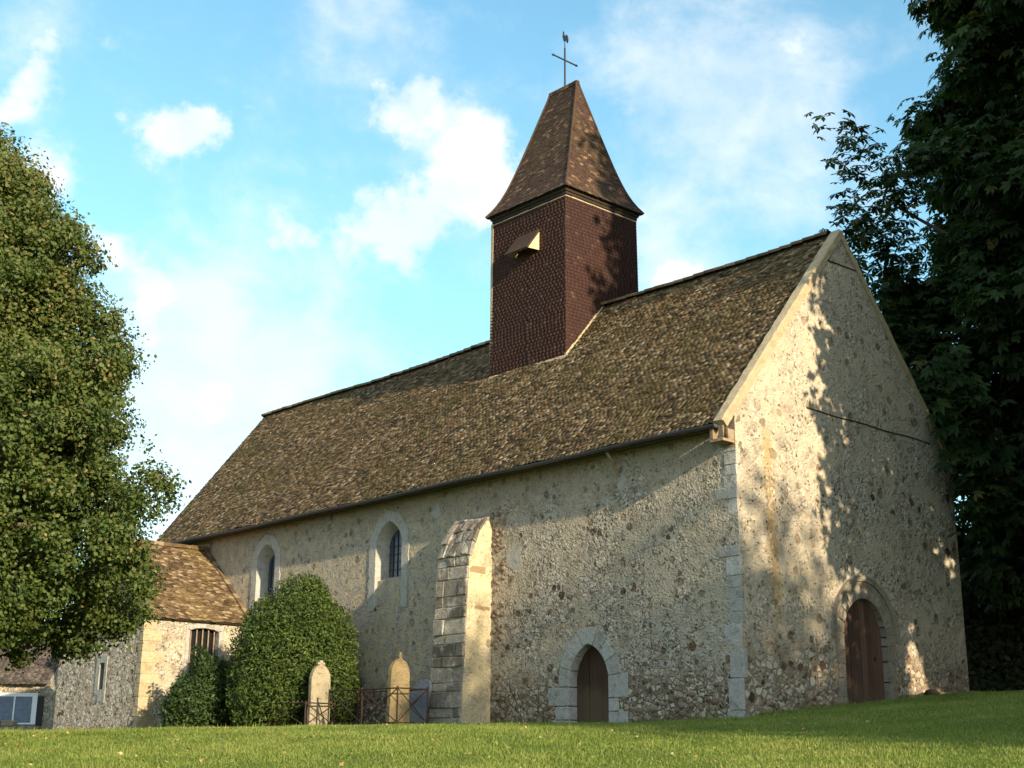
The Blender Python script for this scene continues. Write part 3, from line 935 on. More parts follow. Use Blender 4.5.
for (xa, za), (xb, zb) in zip(cap, cap[1:]):
    y = Y0 - .02
    while y < Y1:
        w = rb.uniform(.16, .34); e = min(y + w, Y1 + .03)
        d = np.array([-(zb - za), 0, -(xa - xb)]); d = np.array([-(zb - za), 0, (xb - xa)]) / math.hypot(zb - za, xb - xa)
        pr = rb.uniform(.03, .075)
        A, B = np.array([xa, 0, za]), np.array([xb, 0, zb])
        q = [A - d * .05 + [0, y, 0], A - d * .05 + [0, e - .015, 0], B - d * .05 + [0, e - .015, 0], B - d * .05 + [0, y, 0],
             A + d * pr + [0, y, 0], A + d * pr + [0, e - .015, 0], B + d * pr * .8 + [0, e - .015, 0], B + d * pr * .8 + [0, y, 0]]
        bc.hexa([tuple(np.array(p) + [rb.uniform(-.03, .03) for _ in range(3)]) for p in q], rb.random())
        y = e
bc.build('cap_stones', M['butt_block'], but, bevel=0.015)
for (z, x0, x1, h) in ((3.52, -0.73, -0.22, .17), (2.62, -0.56, -0.06, .08)):
    bk = MB()
    bk.box((x0, Y0 - .008, z), (x1, Y0 + .05, z + h), .5, .012)
    bk.build('brick_insert', M['brickpatch'], but)

tg = MB()
rt_ = random.Random(77)

# rubble footing stones along the wall feet
fs_ = MB()
rr = random.Random(9)


def lump(mb, c, r, rng, tint=0.5, sq=0.7):
    vs, fs2 = [], []
    nl, nm = 5, 8
    ph = rng.uniform(0, 6)
    for i in range(nl + 1):
        for j in range(nm):
            th = math.pi * i / nl; a = 2 * math.pi * j / nm + ph
            k = 1 + rng.uniform(-.16, .16)
            vs.append((c[0] + r * k * math.sin(th) * math.cos(a), c[1] + r * k * math.sin(th) * math.sin(a), c[2] + r * sq * k * math.cos(th)))
    for i in range(nl):
        for j in range(nm):
            fs2.append((i * nm + j, (i + 1) * nm + j, (i + 1) * nm + (j + 1) % nm, i * nm + (j + 1) % nm))
    mb.add(vs, fs2, tint)


for _ in range(190):
    y = rr.uniform(0.6, 7.7)
    if 3.1 < y < 5.7: continue
    z = float(ground(0, y)) + abs(rr.gauss(0, .38)) - .05
    lump(fs_, (0.06, y, z), rr.uniform(.06, .13), rr, rr.random())
for _ in range(150):
    x = rr.uniform(0.5, 8.8)
    if 3.3 < x < 5.6: continue
    z = float(ground(x, 0)) + abs(rr.gauss(0, .35)) - .05
    lump(fs_, (x, 0.06, z), rr.uniform(.06, .13), rr, rr.random())
for _ in range(26):
    x = rr.uniform(6.0, 8.9)
    lump(fs_, (x, -0.1 - rr.random() * .15, float(ground(x, -.2)) + .03), rr.uniform(.08, .17), rr, rr.random())
for _ in range(120):
    lump(tg, (0.05, rt_.uniform(7.42, 7.86), rt_.uniform(-.1, 5.35)), rt_.uniform(.05, .11), rt_, rt_.random())
tg.build('rubble_toothing', M['rock'], church, smooth=True)['kind'] = 'stuff'
fs_.build('footing_stones', M['rock'], church, smooth=True)['kind'] = 'stuff'

# ---- bell tower
TA, TY0, TY1, ZT = 1.48, 8.19, 11.35, 14.93
TC = (TY0 + TY1) / 2
ZB = 9.2
core = MB()
core.box((MID - TA + .02, TY0 + .02, ZB), (MID + TA - .02, TY1 - .02, ZT + .05))
tower = core.build('bell_tower', M['dark'], church)
flare = 0.05
parts = []
for (o, ud, nd, wl) in [((MID - TA, TY1, ZB), (0, -1, 0), (-1, 0, 0), TY1 - TY0), ((MID - TA, TY0, ZB), (1, 0, 0), (0, -1, 0), 2 * TA),
                        ((MID + TA, TY0, ZB), (0, 1, 0), (1, 0, 0), TY1 - TY0), ((MID + TA, TY1, ZB), (-1, 0, 0), (0, 1, 0), 2 * TA)]:
    parts.append(tiles(o, ud, (0, 0, 1), nd, ZT - ZB, lambda v: -0.02, lambda v, w=wl: w + .02, 0.15, 0.105, RNG, thick=0.016, lift=0.034, jit=0.002, off_k=0.7, gapk=.03, var=.06))
cv, cf, ct = cat(parts)
k_ = np.clip((ZT - cv[:, 2]) / (ZT - ZB), 0, 1)
cv[:, 0] += np.sign(cv[:, 0] - MID) * flare * k_
cv[:, 1] += np.sign(cv[:, 1] - TC) * flare * k_
link('tile_cladding', cv, cf, M['towertile'], tower, tint=ct)
# cream mortar fillets: far corner, under the cornice, along the roof
fl = MB()
fl.box((MID - TA - .055, TY1 - .01, ZB), (MID - TA + .02, TY1 + .07, ZT - .05), .5, .01)
for i in range(12):
    a, b = TY0 - .03 + (TY1 - TY0 + .06) * i / 12, TY0 - .03 + (TY1 - TY0 + .06) * (i + 1) / 12 - .004
    fl.box((MID - TA - .042, a, ZT - .10), (MID - TA, b, ZT - .065 + random.uniform(-.008, .008)), random.random())
    a, b = MID - TA - .03 + (2 * TA + .06) * i / 12, MID - TA - .03 + (2 * TA + .06) * (i + 1) / 12 - .004
    fl.box((a, TY0 - .042, ZT - .10), (b, TY0, ZT - .065 + random.uniform(-.008, .008)), random.random())
zr_ = HR - slope * TA
for i in range(10):     # flashing up the slope against the gable-side face
    a, b = i / 10, (i + 1) / 10 - .01
    q = []
    for (s_) in (a, b):
        x = MID - TA - .08 + (TA + .08) * s_; z = HR - slope * (MID - x)
        q.append((x, z))
    (xa, za), (xb, zb) = q
    th = 0.13 + random.uniform(-.02, .02)
    fl.hexa([(xa, TY0 - .1, za + .0), (xa, TY0, za), (xb, TY0, zb), (xb, TY0 - .1, zb), (xa, TY0 - .075, za + th), (xa, TY0, za + th), (xb, TY0, zb + th), (xb, TY0 - .075, zb + th)], random.random())
for i in range(10):     # and along the front face
    a = TY0 - .06 + (TY1 - TY0 + .12) * i / 10; b = a + (TY1 - TY0 + .12) / 10 - .01
    th = 0.10 + random.uniform(-.015, .015)
    fl.hexa([(MID - TA - .15, a, zr_ - .14), (MID - TA, a, zr_ - .04), (MID - TA, b, zr_ - .04), (MID - TA - .15, b, zr_ - .14), (MID - TA - .13, a, zr_ - .08), (MID - TA, a, zr_ + th), (MID - TA, b, zr_ + th), (MID - TA - .13, b, zr_ - .08)], random.random())
fl.build('mortar_fillet', M['mortar'], tower)
# cornice
co = MB()
for (e, z0, z1) in ((0.045, ZT - .03, ZT + .06), (0.08, ZT + .06, ZT + .15), (0.13, ZT + .15, ZT + .22)):
    co.box((MID - TA - e, TY0 - e, z0), (MID + TA + e, TY1 + e, z1))
co.build('cornice', M['dark'], tower)
# spire: four bell-cast slopes meeting in a short ridge
EX = 0.17
ZS, ZTOP = ZT + 0.17, 19.42
RH = 0.58           # half ridge length


def ring_at(f):      # f 0..1 height fraction -> half sizes hx, hy
    k = (1 - f)
    b_ = 0.26 * math.exp(-f * 9.0)
    return max(0.02, (TA + EX - .26) * k ** 1.0 + b_), max(RH, RH + ((TY1 - TY0) / 2 + EX - .26 - RH) * k + b_)


spv, spf, spt, base_ = [], [], [], 0
rows = 54
core2 = MB()
prev = None
for i in range(rows):
    f0, f1 = i / rows, min(1, (i + 1.9) / rows)
    z0, z1 = ZS + (ZTOP - ZS) * f0, ZS + (ZTOP - ZS) * f1
    a0, b0 = ring_at(f0); a1, b1 = ring_at(f1)
    C0 = [(-a0, -b0), (a0, -b0), (a0, b0), (-a0, b0)]; C1 = [(-a1, -b1), (a1, -b1), (a1, b1), (-a1, b1)]
    for s_ in range(4):
        p0, p1 = np.array(C0[s_]), np.array(C0[(s_ + 1) % 4]); q0_, q1_ = np.array(C1[s_]), np.array(C1[(s_ + 1) % 4])
        L = np.linalg.norm(p1 - p0)
        n = max(1, int(round(L / 0.15)))
        off_ = 0.5 / n if i % 2 else 0
        e = np.clip(np.r_[0, (np.arange(0, n + 1) / n) + off_ - (0 if i % 2 == 0 else 1 / n), 1], 0, 1)
        e = np.unique(np.round(e, 4))
        nn = np.array([[0, -1], [1, 0], [0, 1], [-1, 0]][s_], float)
        for ea, eb in zip(e, e[1:]):
            if (eb - ea) * L < .02: continue
            eb2 = eb - 0.004 / max(L, .1)
            j = RNG.normal(0, .005); lf = .022 + RNG.uniform(0, .01)
            pa, pb = p0 + (p1 - p0) * ea + nn * lf, p0 + (p1 - p0) * eb2 + nn * lf
            qa, qb = q0_ + (q1_ - q0_) * ea, q0_ + (q1_ - q0_) * eb2
            vs = [(*pa, z0 + j), (*pb, z0 + j), (*qb, z1), (*qa, z1), (*(pa - nn * .005), z0 + j - .016), (*(pb - nn * .005), z0 + j - .016)]
            spv += vs; spf += [tuple(base_ + k for k in t) for t in ((0, 1, 2, 3), (4, 5, 1, 0))]
            spt += [RNG.random()] * 6; base_ += 6
spv = np.array(spv) + [MID, TC, 0]
spire = link('spire', spv, spf, M['spiretile'], tower, tint=np.array(spt))
sh = MB()     # hip and ridge mortar
for sx in (-1, 1):
    for sy in (-1, 1):
        pts = []
        for f in np.linspace(0, 1, 24):
            a, b = ring_at(f)
            pts.append((MID + sx * (a + .02), TC + sy * (b + .02), ZS + (ZTOP - ZS) * f + .015))
        sh.tube(pts, 0.035, 6)
for i in range(7):
    y = TC - RH - .05 + i * (2 * RH + .1) / 7
    sh.box((MID - .07, y, ZTOP - .07), (MID + .07, y + (2 * RH + .1) / 7 - .008, ZTOP + .05 + random.uniform(0, .012)), random.random())
sh.build('spire_hips', M['spiretile'], tower)
# louvre hood on the long-wall side
hd = MB()
yA, yB = 9.30, 10.22
x0 = MID - TA - .02
hd.hexa([(x0, yA - .03, 14.08), (x0, yB + .03, 14.08), (x0 - .50, yB + .05, 13.38), (x0 - .50, yA - .05, 13.38),
         (x0, yA - .03, 14.15), (x0, yB + .03, 14.15), (x0 - .53, yB + .05, 13.43), (x0 - .53, yA - .05, 13.43)], .2)
hood = hd.build('louvre_hood', M['spiretile'], tower)
for y in (yA - .02, yB - .0):
    ck = MB()
    ck.prism([(x0 + .02, y, 13.46), (x0 + .02, y, 14.07), (x0 - .46, y, 13.42)], (0, .02, 0))
    ck.build('hood_cheek', M['louvre'], tower)
op = MB()
op.box((x0 - .012, yA + .03, 13.42), (x0 + .03, yB - .03, 14.0))
op.build('louvre_opening', M['dark'], tower)

# ---- cross and weathercock: its own thing, standing on the spire
cr = thing('cross_finial', (MID, TC - .05, ZTOP + .03), 'slender black iron cross with a weathercock on the spire ridge', 'cross')
cm = MB()
CX, CY = MID, TC - .05
cm.tube([(CX, CY, ZTOP - .2), (CX, CY, 20.85)], 0.028)
cm.build('shaft', M['iron'], cr)
cb = MB()
cb.tube([(CX - .52, CY, 20.42), (CX + .52, CY, 20.42)], 0.024)
for s_ in (-1, 1): cb.tube([(CX + s_ * .5, CY, 20.42), (CX + s_ * .58, CY, 20.42)], [.042, .01])
cb.build('crossbar', M['iron'], cr)
ckk = MB()
dv = np.array([0.46, 0.888, 0])
pr2 = [(-.30, -.16), (-.22, -.20), (-.10, -.06), (.0, -.04), (.1, .02), (.15, .14), (.20, .17), (.15, .22), (.14, .30), (.08, .26), (.05, .15), (-.02, .08), (-.12, .08), (-.2, .02), (-.26, -.04)]
ctr = np.array([CX, CY, 21.14])
ckk.prism([ctr + dv * a * 1.25 + np.array([0, 0, b * 1.35]) - np.array([.888, -.46, 0]) * .012 for a, b in pr2], np.array([.888, -.46, 0]) * .024)
ckk.tube([(CX, CY, 20.83), (CX, CY, 21.12)], .014)
ckk.build('weathercock', M['iron'], cr)

# ================================================================== ANNEX
AX, AY0, AY1, AZE, AZR = -3.62, 19.3, 25.0, 3.0, 5.65
AYM = (AY0 + AY1) / 2 + .2
annex = thing('stone_annex', (AX / 2, AYM, -0.3), 'low stone annex with a mossy tiled roof, built against the far end of the church', 'outbuilding')
ASLIT = [(21.62, .92), (21.62, 1.78), (22.1, 1.78), (22.1, .92)]
a1 = MB()
sheet(a1, 'x', AX, [(AY0, -1), (AY1, -1), (AY1, 1.9), (AYM, AZR - .1), (AY0, AZE)], [[(21.62, .92), (22.1, .92), (22.1, 1.78), (21.62, 1.78)]])
sheet(a1, 'y', AY1, [(AX, -1), (0, -1), (0, 1.9), (AX, 1.9)], flip=True)
a1.build('end_wall', M['flint'], annex)
AWIN = [(-2.12, 0.75), (-1.12, 0.75), (-1.12, 2.68), (-1.3, 2.74), (-1.6, 2.77), (-1.9, 2.75), (-2.12, 2.68)]
a2 = MB()
sheet(a2, 'y', AY0, [(AX, -1), (-.0, -1), (-.0, AZE), (AX, AZE)], [AWIN])
a2.build('front_wall', M['annexface'], annex)
a3 = MB()
rq = random.Random(8)
z = -0.5; k = 0
while z < AZE - .1:
    h = rq.uniform(.24, .4)
    lx, ly = (rq.uniform(.5, .75), .2) if k % 2 else (rq.uniform(.35, .45), .3)
    a3.box((AX - .015, AY0 - .015, z), (AX + lx, AY0 + ly, min(z + h - .012, AZE - .02)), rq.random(), .005, rq)
    z += h; k += 1
a3.build('quoins', M['mortar'], annex, bevel=.012)
asl = math.hypot(AYM - AY0 + .15, AZR - AZE)
avd = np.array([0, (AYM - AY0 + .15) / asl, (AZR - AZE) / asl])
avn = np.array([0, -(AZR - AZE) / asl, (AYM - AY0 + .15) / asl])
q1_ = tiles((AX - .08, AY0 - .15, AZE - .03), (1, 0, 0), avd, avn, asl, lambda v: 0.0, lambda v: -AX + .07, .17, .1, RNG, jit=.02, lift=.035)
asl2 = math.hypot(AY1 + .15 - AYM, AZR - 1.8)
bvd = np.array([0, -(AY1 + .15 - AYM) / asl2, (AZR - 1.8) / asl2]); bvn = np.array([0, (AZR - 1.8) / asl2, (AY1 + .15 - AYM) / asl2])
q2_ = tiles((0.0, AY1 + .15, 1.8), (-1, 0, 0), bvd, bvn, asl2, lambda v: 0.0, lambda v: -AX + .08, .17, .12, RNG)
v_, f_, t2_ = cat([q1_, q2_])
aroof = link('roof', v_, f_, M['annextile'], annex, tint=t2_)
rb_ = MB()
A = np.array([AX - .06, AY0 - .13, AZE - .03]); B = np.array([0, AY0 - .13, AZE - .03])
rb_.prism([A, B, B + avd * asl, A + avd * asl], avn * -.05)
A = np.array([AX - .06, AY1 + .13, 1.8]); B = np.array([0, AY1 + .13, 1.8])
rb_.prism([A, B, B + bvd * asl2, A + bvd * asl2], bvn * -.05)
rb_.build('roof_boarding', M['dark'], aroof)
rm = MB()      # mortar ridge and fillet against the church wall
for i in range(11):
    x = AX - .08 + i * (-AX + .08) / 11
    rm.box((x, AYM - .12, AZR - .04), (x + .33, AYM + .12, AZR + .07 + random.uniform(0, .02)), random.random(), .01)
for i in range(16):
    s_ = asl * i / 16
    c = np.array([-.06, AY0 - .15, AZE]) + avd * (s_ + asl / 32) + avn * .03
    rm.obox(c, (1, 0, 0), avd, avn, .09, asl / 33, .035, random.random())
rm.build('ridge_mortar', M['annextile'], aroof)
# barred window
wf = MB()
for (x0_, x1_, z0_, z1_) in ((-2.24, -2.12, .7, 2.72), (-1.12, -1.0, .7, 2.72)):
    wf.box((x0_, AY0 - .02, z0_), (x1_, AY0 + .2, z1_))
wf.prism([(x, AY0 + .2, z) for x, z in [(-2.24, 2.72), (-2.12, 2.69), (-1.9, 2.755), (-1.6, 2.775), (-1.3, 2.75), (-1.12, 2.69), (-1.0, 2.72), (-1.0, 2.84), (-1.6, 2.9), (-2.24, 2.84)][::-1]], (0, -.22, 0))
awf = wf.build('window_frame', M['limestone'], annex)
gl = MB(); gl.box((-2.12, AY0 + .22, .7), (-1.12, AY0 + .26, 2.8)); gl.build('window_pane', M['blackglass'], awf)
br = MB()
for k in range(5):
    x = -2.12 + (k + .5) * .2
    br.box((x - .018, AY0 + .10, .75), (x + .018, AY0 + .135, 2.76))
br.build('window_bars', M['oldwood'], awf)
# slit window of the end wall
sf = MB()
for (y0_, y1_, z0_, z1_) in ((21.5, 21.66, .55, 1.95), (22.0, 22.2, .8, 1.95), (21.66, 22.0, 1.75, 1.95), (21.66, 22.0, .6, .95)):
    sf.box((AX - .02, y0_, z0_), (AX + .25, y1_, z1_), random.random(), .004)
slf = sf.build('slit_frame', M['limestone'], annex)
sg = MB(); sg.box((AX + .24, 21.6, .9), (AX + .27, 22.1, 1.8)); sg.build('slit_pane', M['blackglass'], slf)

# ================================================================== COTTAGE far left, with its low garden wall
cdir = np.array([RD[0], RD[1], 0]); cback = np.array([VD[0], VD[1], 0])
cz = np.array([0, 0, 1.0])
c0 = np.array([-0.57, 36.85, 0])      # near the photo's left edge


def cp_(r, b, z): return c0 + cdir * r + cback * b + cz * z


cot = thing('cottage', tuple(cp_(-3, 3, -.3)), 'dim cottage with a dark tiled roof and a white framed window, behind the annex', 'house')
cw = MB()
cw.hexa([cp_(-9, 0, -.8), cp_(1.75, 0, -.8), cp_(1.75, 6, -.8), cp_(-9, 6, -.8), cp_(-9, 0, 1.75), cp_(1.75, 0, 1.75), cp_(1.75, 6, 1.75), cp_(-9, 6, 1.75)])
cw.prism([cp_(1.75, 0, 1.76), cp_(1.75, 6, 1.76), cp_(1.75, 3, 4.0)], -cdir * .2)
cwo = cw.build('wall', M['cottage'], cot)
csl = math.hypot(3.3, 2.4)
cvd = cback * (3.3 / csl) + cz * (2.4 / csl); cvn = -cback * (2.4 / csl) + cz * (3.3 / csl)
a_ = tiles(cp_(-9.2, -.3, 1.68), cdir, cvd, cvn, csl, lambda v: 0, lambda v: 11.0, .22, .16, RNG)
cvd2 = -cback * (3.3 / csl) + cz * (2.4 / csl); cvn2 = cback * (2.4 / csl) + cz * (3.3 / csl)
b_ = tiles(cp_(1.8, 6.3, 1.68), -cdir, cvd2, cvn2, csl, lambda v: 0, lambda v: 11.0, .3, .2, RNG)
v_, f_, t2_ = cat([a_, b_])
link('roof', v_, f_, M['cottagetile'], cot, tint=t2_)
cf_ = MB()
for (r0, r1, z0, z1) in ((-.4, 1.36, 1.22, 1.36), (1.16, 1.36, .2, 1.22), (-.4, -.26, .2, 1.22), (-.4, 1.36, .14, .2), (.42, .48, .2, 1.22)):
    cf_.hexa([cp_(r0, -.04, z0), cp_(r1, -.04, z0), cp_(r1, .02, z0), cp_(r0, .02, z0), cp_(r0, -.04, z1), cp_(r1, -.04, z1), cp_(r1, .02, z1), cp_(r0, .02, z1)])
cfo = cf_.build('window', M['whitepaint'], cot)
cg = MB()
cg.hexa([cp_(-.3, -.02, .1), cp_(1.2, -.02, .1), cp_(1.2, .0, .1), cp_(-.3, .0, .1), cp_(-.3, -.02, 1.25), cp_(1.2, -.02, 1.25), cp_(1.2, .0, 1.25), cp_(-.3, .0, 1.25)])
cg.build('pane', M['blueglass'], cfo)
cs = MB()
cs.hexa([cp_(1.38, -.05, .1), cp_(1.62, -.05, .1), cp_(1.62, -.01, .1), cp_(1.38, -.01, .1), cp_(1.38, -.05, 1.24), cp_(1.62, -.05, 1.24), cp_(1.62, -.01, 1.24), cp_(1.38, -.01, 1.24)])
cs.build('shutter', M['iron'], cot)
gw = MB()
rw = random.Random(4)
for row in range(4):
    r = -9.0
    while r < 1.5:
        l = rw.uniform(.25, .55); z = -.66 + row * .22
        e = rw.uniform(-.03, .03)
        gw.hexa([cp_(r, -4 + e, z), cp_(r + l - .02, -4 + e, z), cp_(r + l - .02, -3.6, z), cp_(r, -3.6, z), cp_(r, -4 + e, z + .21), cp_(r + l - .02, -4 + e, z + .2), cp_(r + l - .02, -3.6, z + .2), cp_(r, -3.6, z + .21)], rw.random())
        r += l
gwo = gw.build('garden_wall', M['rock'], bevel=.02)
tag(gwo, 'low dry-stone garden wall in front of the cottage', 'wall')

# ================================================================== GRAVES
G = lambda x, y: float(ground(x, y))


def headstone(x, y, prof, th, mat, name, label, finial=None, rz=0.0, base=None):
    g0 = G(x, y)
    t = thing(name, (x, y, g0), label, 'gravestone', 'headstones in front of the church')
    c, s_ = math.cos(rz), math.sin(rz)
    def pt(a, d, z): return (x + a * c - d * s_, y + a * s_ + d * c, g0 + z)
    mb = MB()
    mb.prism([pt(a, -th / 2, z) for a, z in prof], np.array(pt(0, th, 0)) - np.array(pt(0, 0, 0)))
    mb.build('slab', mat, t, bevel=.018)
    if base:
        b = MB()
        w, d, h = base
        b.hexa([pt(sx, sy, z) for z in (-.15, h) for sx, sy in ((-w, -d), (w, -d), (w, d), (-w, d))])
        b.build('plinth', mat, t, bevel=.015)
    if finial:
        f = MB()
        for (a0, a1_, z0, z1) in finial:
            f.hexa([pt(a, d, z) for z in (z0, z1) for a, d in ((a0, -th * .35), (a1_, -th * .35), (a1_, th * .35), (a0, th * .35))])
        f.build('finial', mat, t, bevel=.01)
    return t


hw = .30
p1 = [(-hw, -.2), (hw, -.2), (hw, .55), (hw * .93, .6), (hw * .95, 1.25)] + [(hw * .95 * math.cos(a), 1.25 + .42 * math.sin(a)) for a in np.linspace(.15, math.pi - .15, 11)] + [(-hw * .95, 1.25), (-hw * .93, .6), (-hw, .55)]
headstone(-2.25, 12.05, p1, .16, M['tombstone_pale'], 'headstone', 'pale round-topped headstone with blotches of lichen and painted leaf shade, against the big yew bush',
          [(-.05, .05, 1.62, 1.78), (-.11, .11, 1.67, 1.73)], R(-4), (.34, .15, .16))
p2 = [(-hw, -.2), (hw, -.2), (hw, .5), (hw * .92, .56), (hw * .92, 1.28), (hw * .85, 1.42), (hw * .55, 1.57), (0, 1.68), (-hw * .55, 1.57), (-hw * .85, 1.42), (-hw * .92, 1.28), (-hw * .92, .56), (-hw, .5)]
headstone(-2.05, 8.95, p2, .16, M['tombstone'], 'headstone', 'ochre cream pointed headstone with a small stone knob, behind the rusty railing by the buttress',
          [(-.03, .03, 1.62, 1.80), (-.055, .055, 1.69, 1.73)], R(-3), (.34, .15, .12))


def rail_panel(mb, a, b, z0, z1, cross=True):
    a, b = np.array(a, float), np.array(b, float)
    r_ = .016
    mb.tube([(*a, z0), (*b, z0)], r_, 6); mb.tube([(*a, z1), (*b, z1)], r_ * 1.2, 6)
    if cross:
        mb.tube([(*a, z0), (*b, z1)], r_ * .8, 6); mb.tube([(*a, z1), (*b, z0)], r_ * .8, 6)


def grave_rail(x0, x1, y0, y1, h, nb, label):
    xm, ym = (x0 + x1) / 2, (y0 + y1) / 2
    g0 = G(xm, y0)
    t = thing('grave_railing', (xm, ym, g0), label, 'railing', 'grave railings')
    f = MB(); rail_panel(f, (x0, y0), (x1, y0), g0 + .12, g0 + h); f.build('front_panel', M['rust'], t)
    for x in (x0, x1):
        s_ = MB()
        for k in range(nb):
            a, b = y0 + (y1 - y0) * k / nb, y0 + (y1 - y0) * (k + 1) / nb
            rail_panel(s_, (x, a), (x, b), g0 + .12, g0 + h)
        s_.build('side_panel', M['rust'], t)
    for k in range(nb + 1):
        for x in (x0, x1):
            y = y0 + (y1 - y0) * k / nb
            pz = MB(); pz.tube([(x, y, g0 - .15), (x, y, g0 + h + .05)], .022, 6); pz.build('post', M['rust'], t)


grave_rail(-2.42, -1.5, 8.5, 11.35, .92, 2, 'rusty cross-braced iron railing round the grave of the ochre headstone')
grave_rail(-2.85, -1.95, 11.75, 13.4, .68, 1, 'lower rusty iron railing in front of the pale round-topped headstone')


def leaning_slab(x, y, w, h, th, lean, rz, label, mat):
    g0 = G(x, y)
    c, s_ = math.cos(rz), math.sin(rz)
    mb = MB()
    prof2 = [(-w / 2, -.1), (w / 2, -.1), (w / 2, h * .82), (w * .38, h * .95), (w * .1, h), (-w * .25, h * .97), (-w / 2, h * .85)]
    pts = []
    for a, z in prof2:
        d = z * math.sin(lean[0]); a2 = a + z * math.sin(lean[1])
        pts.append((x + a2 * c - d * s_, y + a2 * s_ + d * c, g0 + z * math.cos(lean[0])))
    mb.prism(pts, (th * s_, -th * c, 0))
    o = mb.build('gravestone_slab', mat, bevel=.01)
    tag(o, label, 'gravestone', 'loose grave slabs')


leaning_slab(-1.25, 9.28, .62, 1.18, .07, (R(6), R(8)), R(-80), 'broad blue-grey slab leaning in front of the buttress foot', M['slate'])
leaning_slab(-0.62, 9.75, .34, 1.12, .07, (R(10), R(-2)), R(-82), 'narrow grey slab leaning against the church wall, left of the broad blue-grey one', M['slate'])

# dark stone by the west door
sr = MB(); lump(sr, (6.35, -.45, G(6.35, -.45) + .06), .2, rr, .2, .75)
tag(sr.build('boulder', M['dark'], smooth=True), 'small dark boulder on the grass right of the west door', 'stone')

# strip of bare earth at the foot of the walls
ds = MB()
n = 60
ysr = np.linspace(0, 9.6, n)
A = [(0.03, y, float(ground(0, y)) + .012) for y in ysr]; B = [(-.42 - .12 * math.sin(y * 2.1) - .1 * math.sin(y * 5.3), y, float(ground(-.5, y)) + .016) for y in ysr]
ds.strip(A, B)
tag(ds.build('earth_strip', M['dirt']), 'bare earth strip along the foot of the church wall', 'earth', kind='structure')

# ================================================================== FOLIAGE
def leaves(cent, size, nrm, rng, aspect=0.55, tint=None, fold=0.18):
    """one folded four-point leaf per centre"""
    n = len(cent)
    nrm = nrm / (np.linalg.norm(nrm, axis=1)[:, None] + 1e-9)
    r_ = rng.normal(size=(n, 3))
    t = r_ - nrm * (r_ * nrm).sum(1)[:, None]
    t /= np.linalg.norm(t, axis=1)[:, None] + 1e-9
    b = np.cross(nrm, t)
    s = size[:, None]
    v = np.stack([cent - t * s * .5, cent + b * s * aspect * .5 - nrm * s * fold, cent + t * s * .5 - nrm * s * .1, cent - b * s * aspect * .5 - nrm * s * fold], 1)
    k = np.arange(n)[:, None] * 4
    f = np.concatenate([k + [[0, 1, 2]], k + [[0, 2, 3]]], 0)
    return v.reshape(-1, 3), f, np.repeat(tint if tint is not None else rng.random(n), 4)


def palmate(cent, size, nrm, rng, tint, droop=0.35, k=5):
    """chestnut leaf: k drooping leaflets from one point"""
    n = len(cent)
    nrm = nrm / (np.linalg.norm(nrm, axis=1)[:, None] + 1e-9)
    r_ = rng.normal(size=(n, 3))
    t = r_ - nrm * (r_ * nrm).sum(1)[:, None]
    t /= np.linalg.norm(t, axis=1)[:, None] + 1e-9
    b = np.cross(nrm, t)
    V, F, T = [], [], []
    for j in range(k):
        a = (j - (k - 1) / 2) * (4.2 / k)
        d = t * math.cos(a) + b * math.sin(a)
        sd_ = np.cross(nrm, d)
        L = (size * (1 - .09 * abs(j - (k - 1) / 2)))[:, None]
        dn = np.array([0, 0, -1.0])
        v = np.stack([cent, cent + d * L * .62 + sd_ * L * .23 + dn * L * droop * .35, cent + d * L + dn * L * droop, cent + d * L * .62 - sd_ * L * .23 + dn * L * droop * .35], 1)
        V.append(v.reshape(-1, 3))
        i0 = np.arange(n)[:, None] * 4 + j * n * 4
        F.append(i0 + [[0, 1, 2]]); F.append(i0 + [[0, 2, 3]])
        T.append(np.repeat(tint, 4))
    return np.concatenate(V), np.concatenate(F), np.concatenate(T)


def lumpy(rng, n=9, amp=.18):
    D = rng.normal(size=(n, 3)); D /= np.linalg.norm(D, axis=1)[:, None]
    A = rng.uniform(-amp, amp, n)
    return lambda d: 1 + (np.exp(-4 * (1 - d @ D.T)) * A).sum(1)


def crown_profile(axis_xy, prof, nclus, per, rng, spread=.5, inner=.55, flat=.6):
    """cluster points in a crown given as (z, radius) pairs; clusters sit from `inner` of the radius outwards"""
    zs, rs = zip(*prof)
    zs, rs = np.array(zs), np.array(rs)
    zz_ = np.linspace(zs[0], zs[-1], 200); w = np.interp(zz_, zs, rs) + .25
    z = rng.choice(zz_, nclus, p=w / w.sum()) + rng.uniform(-.05, .05, nclus)
    a = rng.uniform(0, 2 * math.pi, nclus)
    k = inner + (1 - inner) * rng.random(nclus) ** .55
    lump_ = 1 + .12 * np.sin(a * 3 + z * 1.1) + .10 * np.sin(a * 5 - z * 1.9) + .07 * np.sin(a * 9 + z * 3.3) + rng.normal(0, .05, nclus)
    r_ = np.interp(z, zs, rs) * k * lump_
    C = np.c_[axis_xy[0] + r_ * np.cos(a), axis_xy[1] + r_ * np.sin(a), z]
    out = np.c_[np.cos(a), np.sin(a), np.full(nclus, .35)]
    P_ = np.repeat(C, per, 0) + rng.normal(0, 1, (nclus * per, 3)) * [spread, spread, spread * flat]
    return P_, np.repeat(out, per, 0), np.repeat(rng.random(nclus), per), C


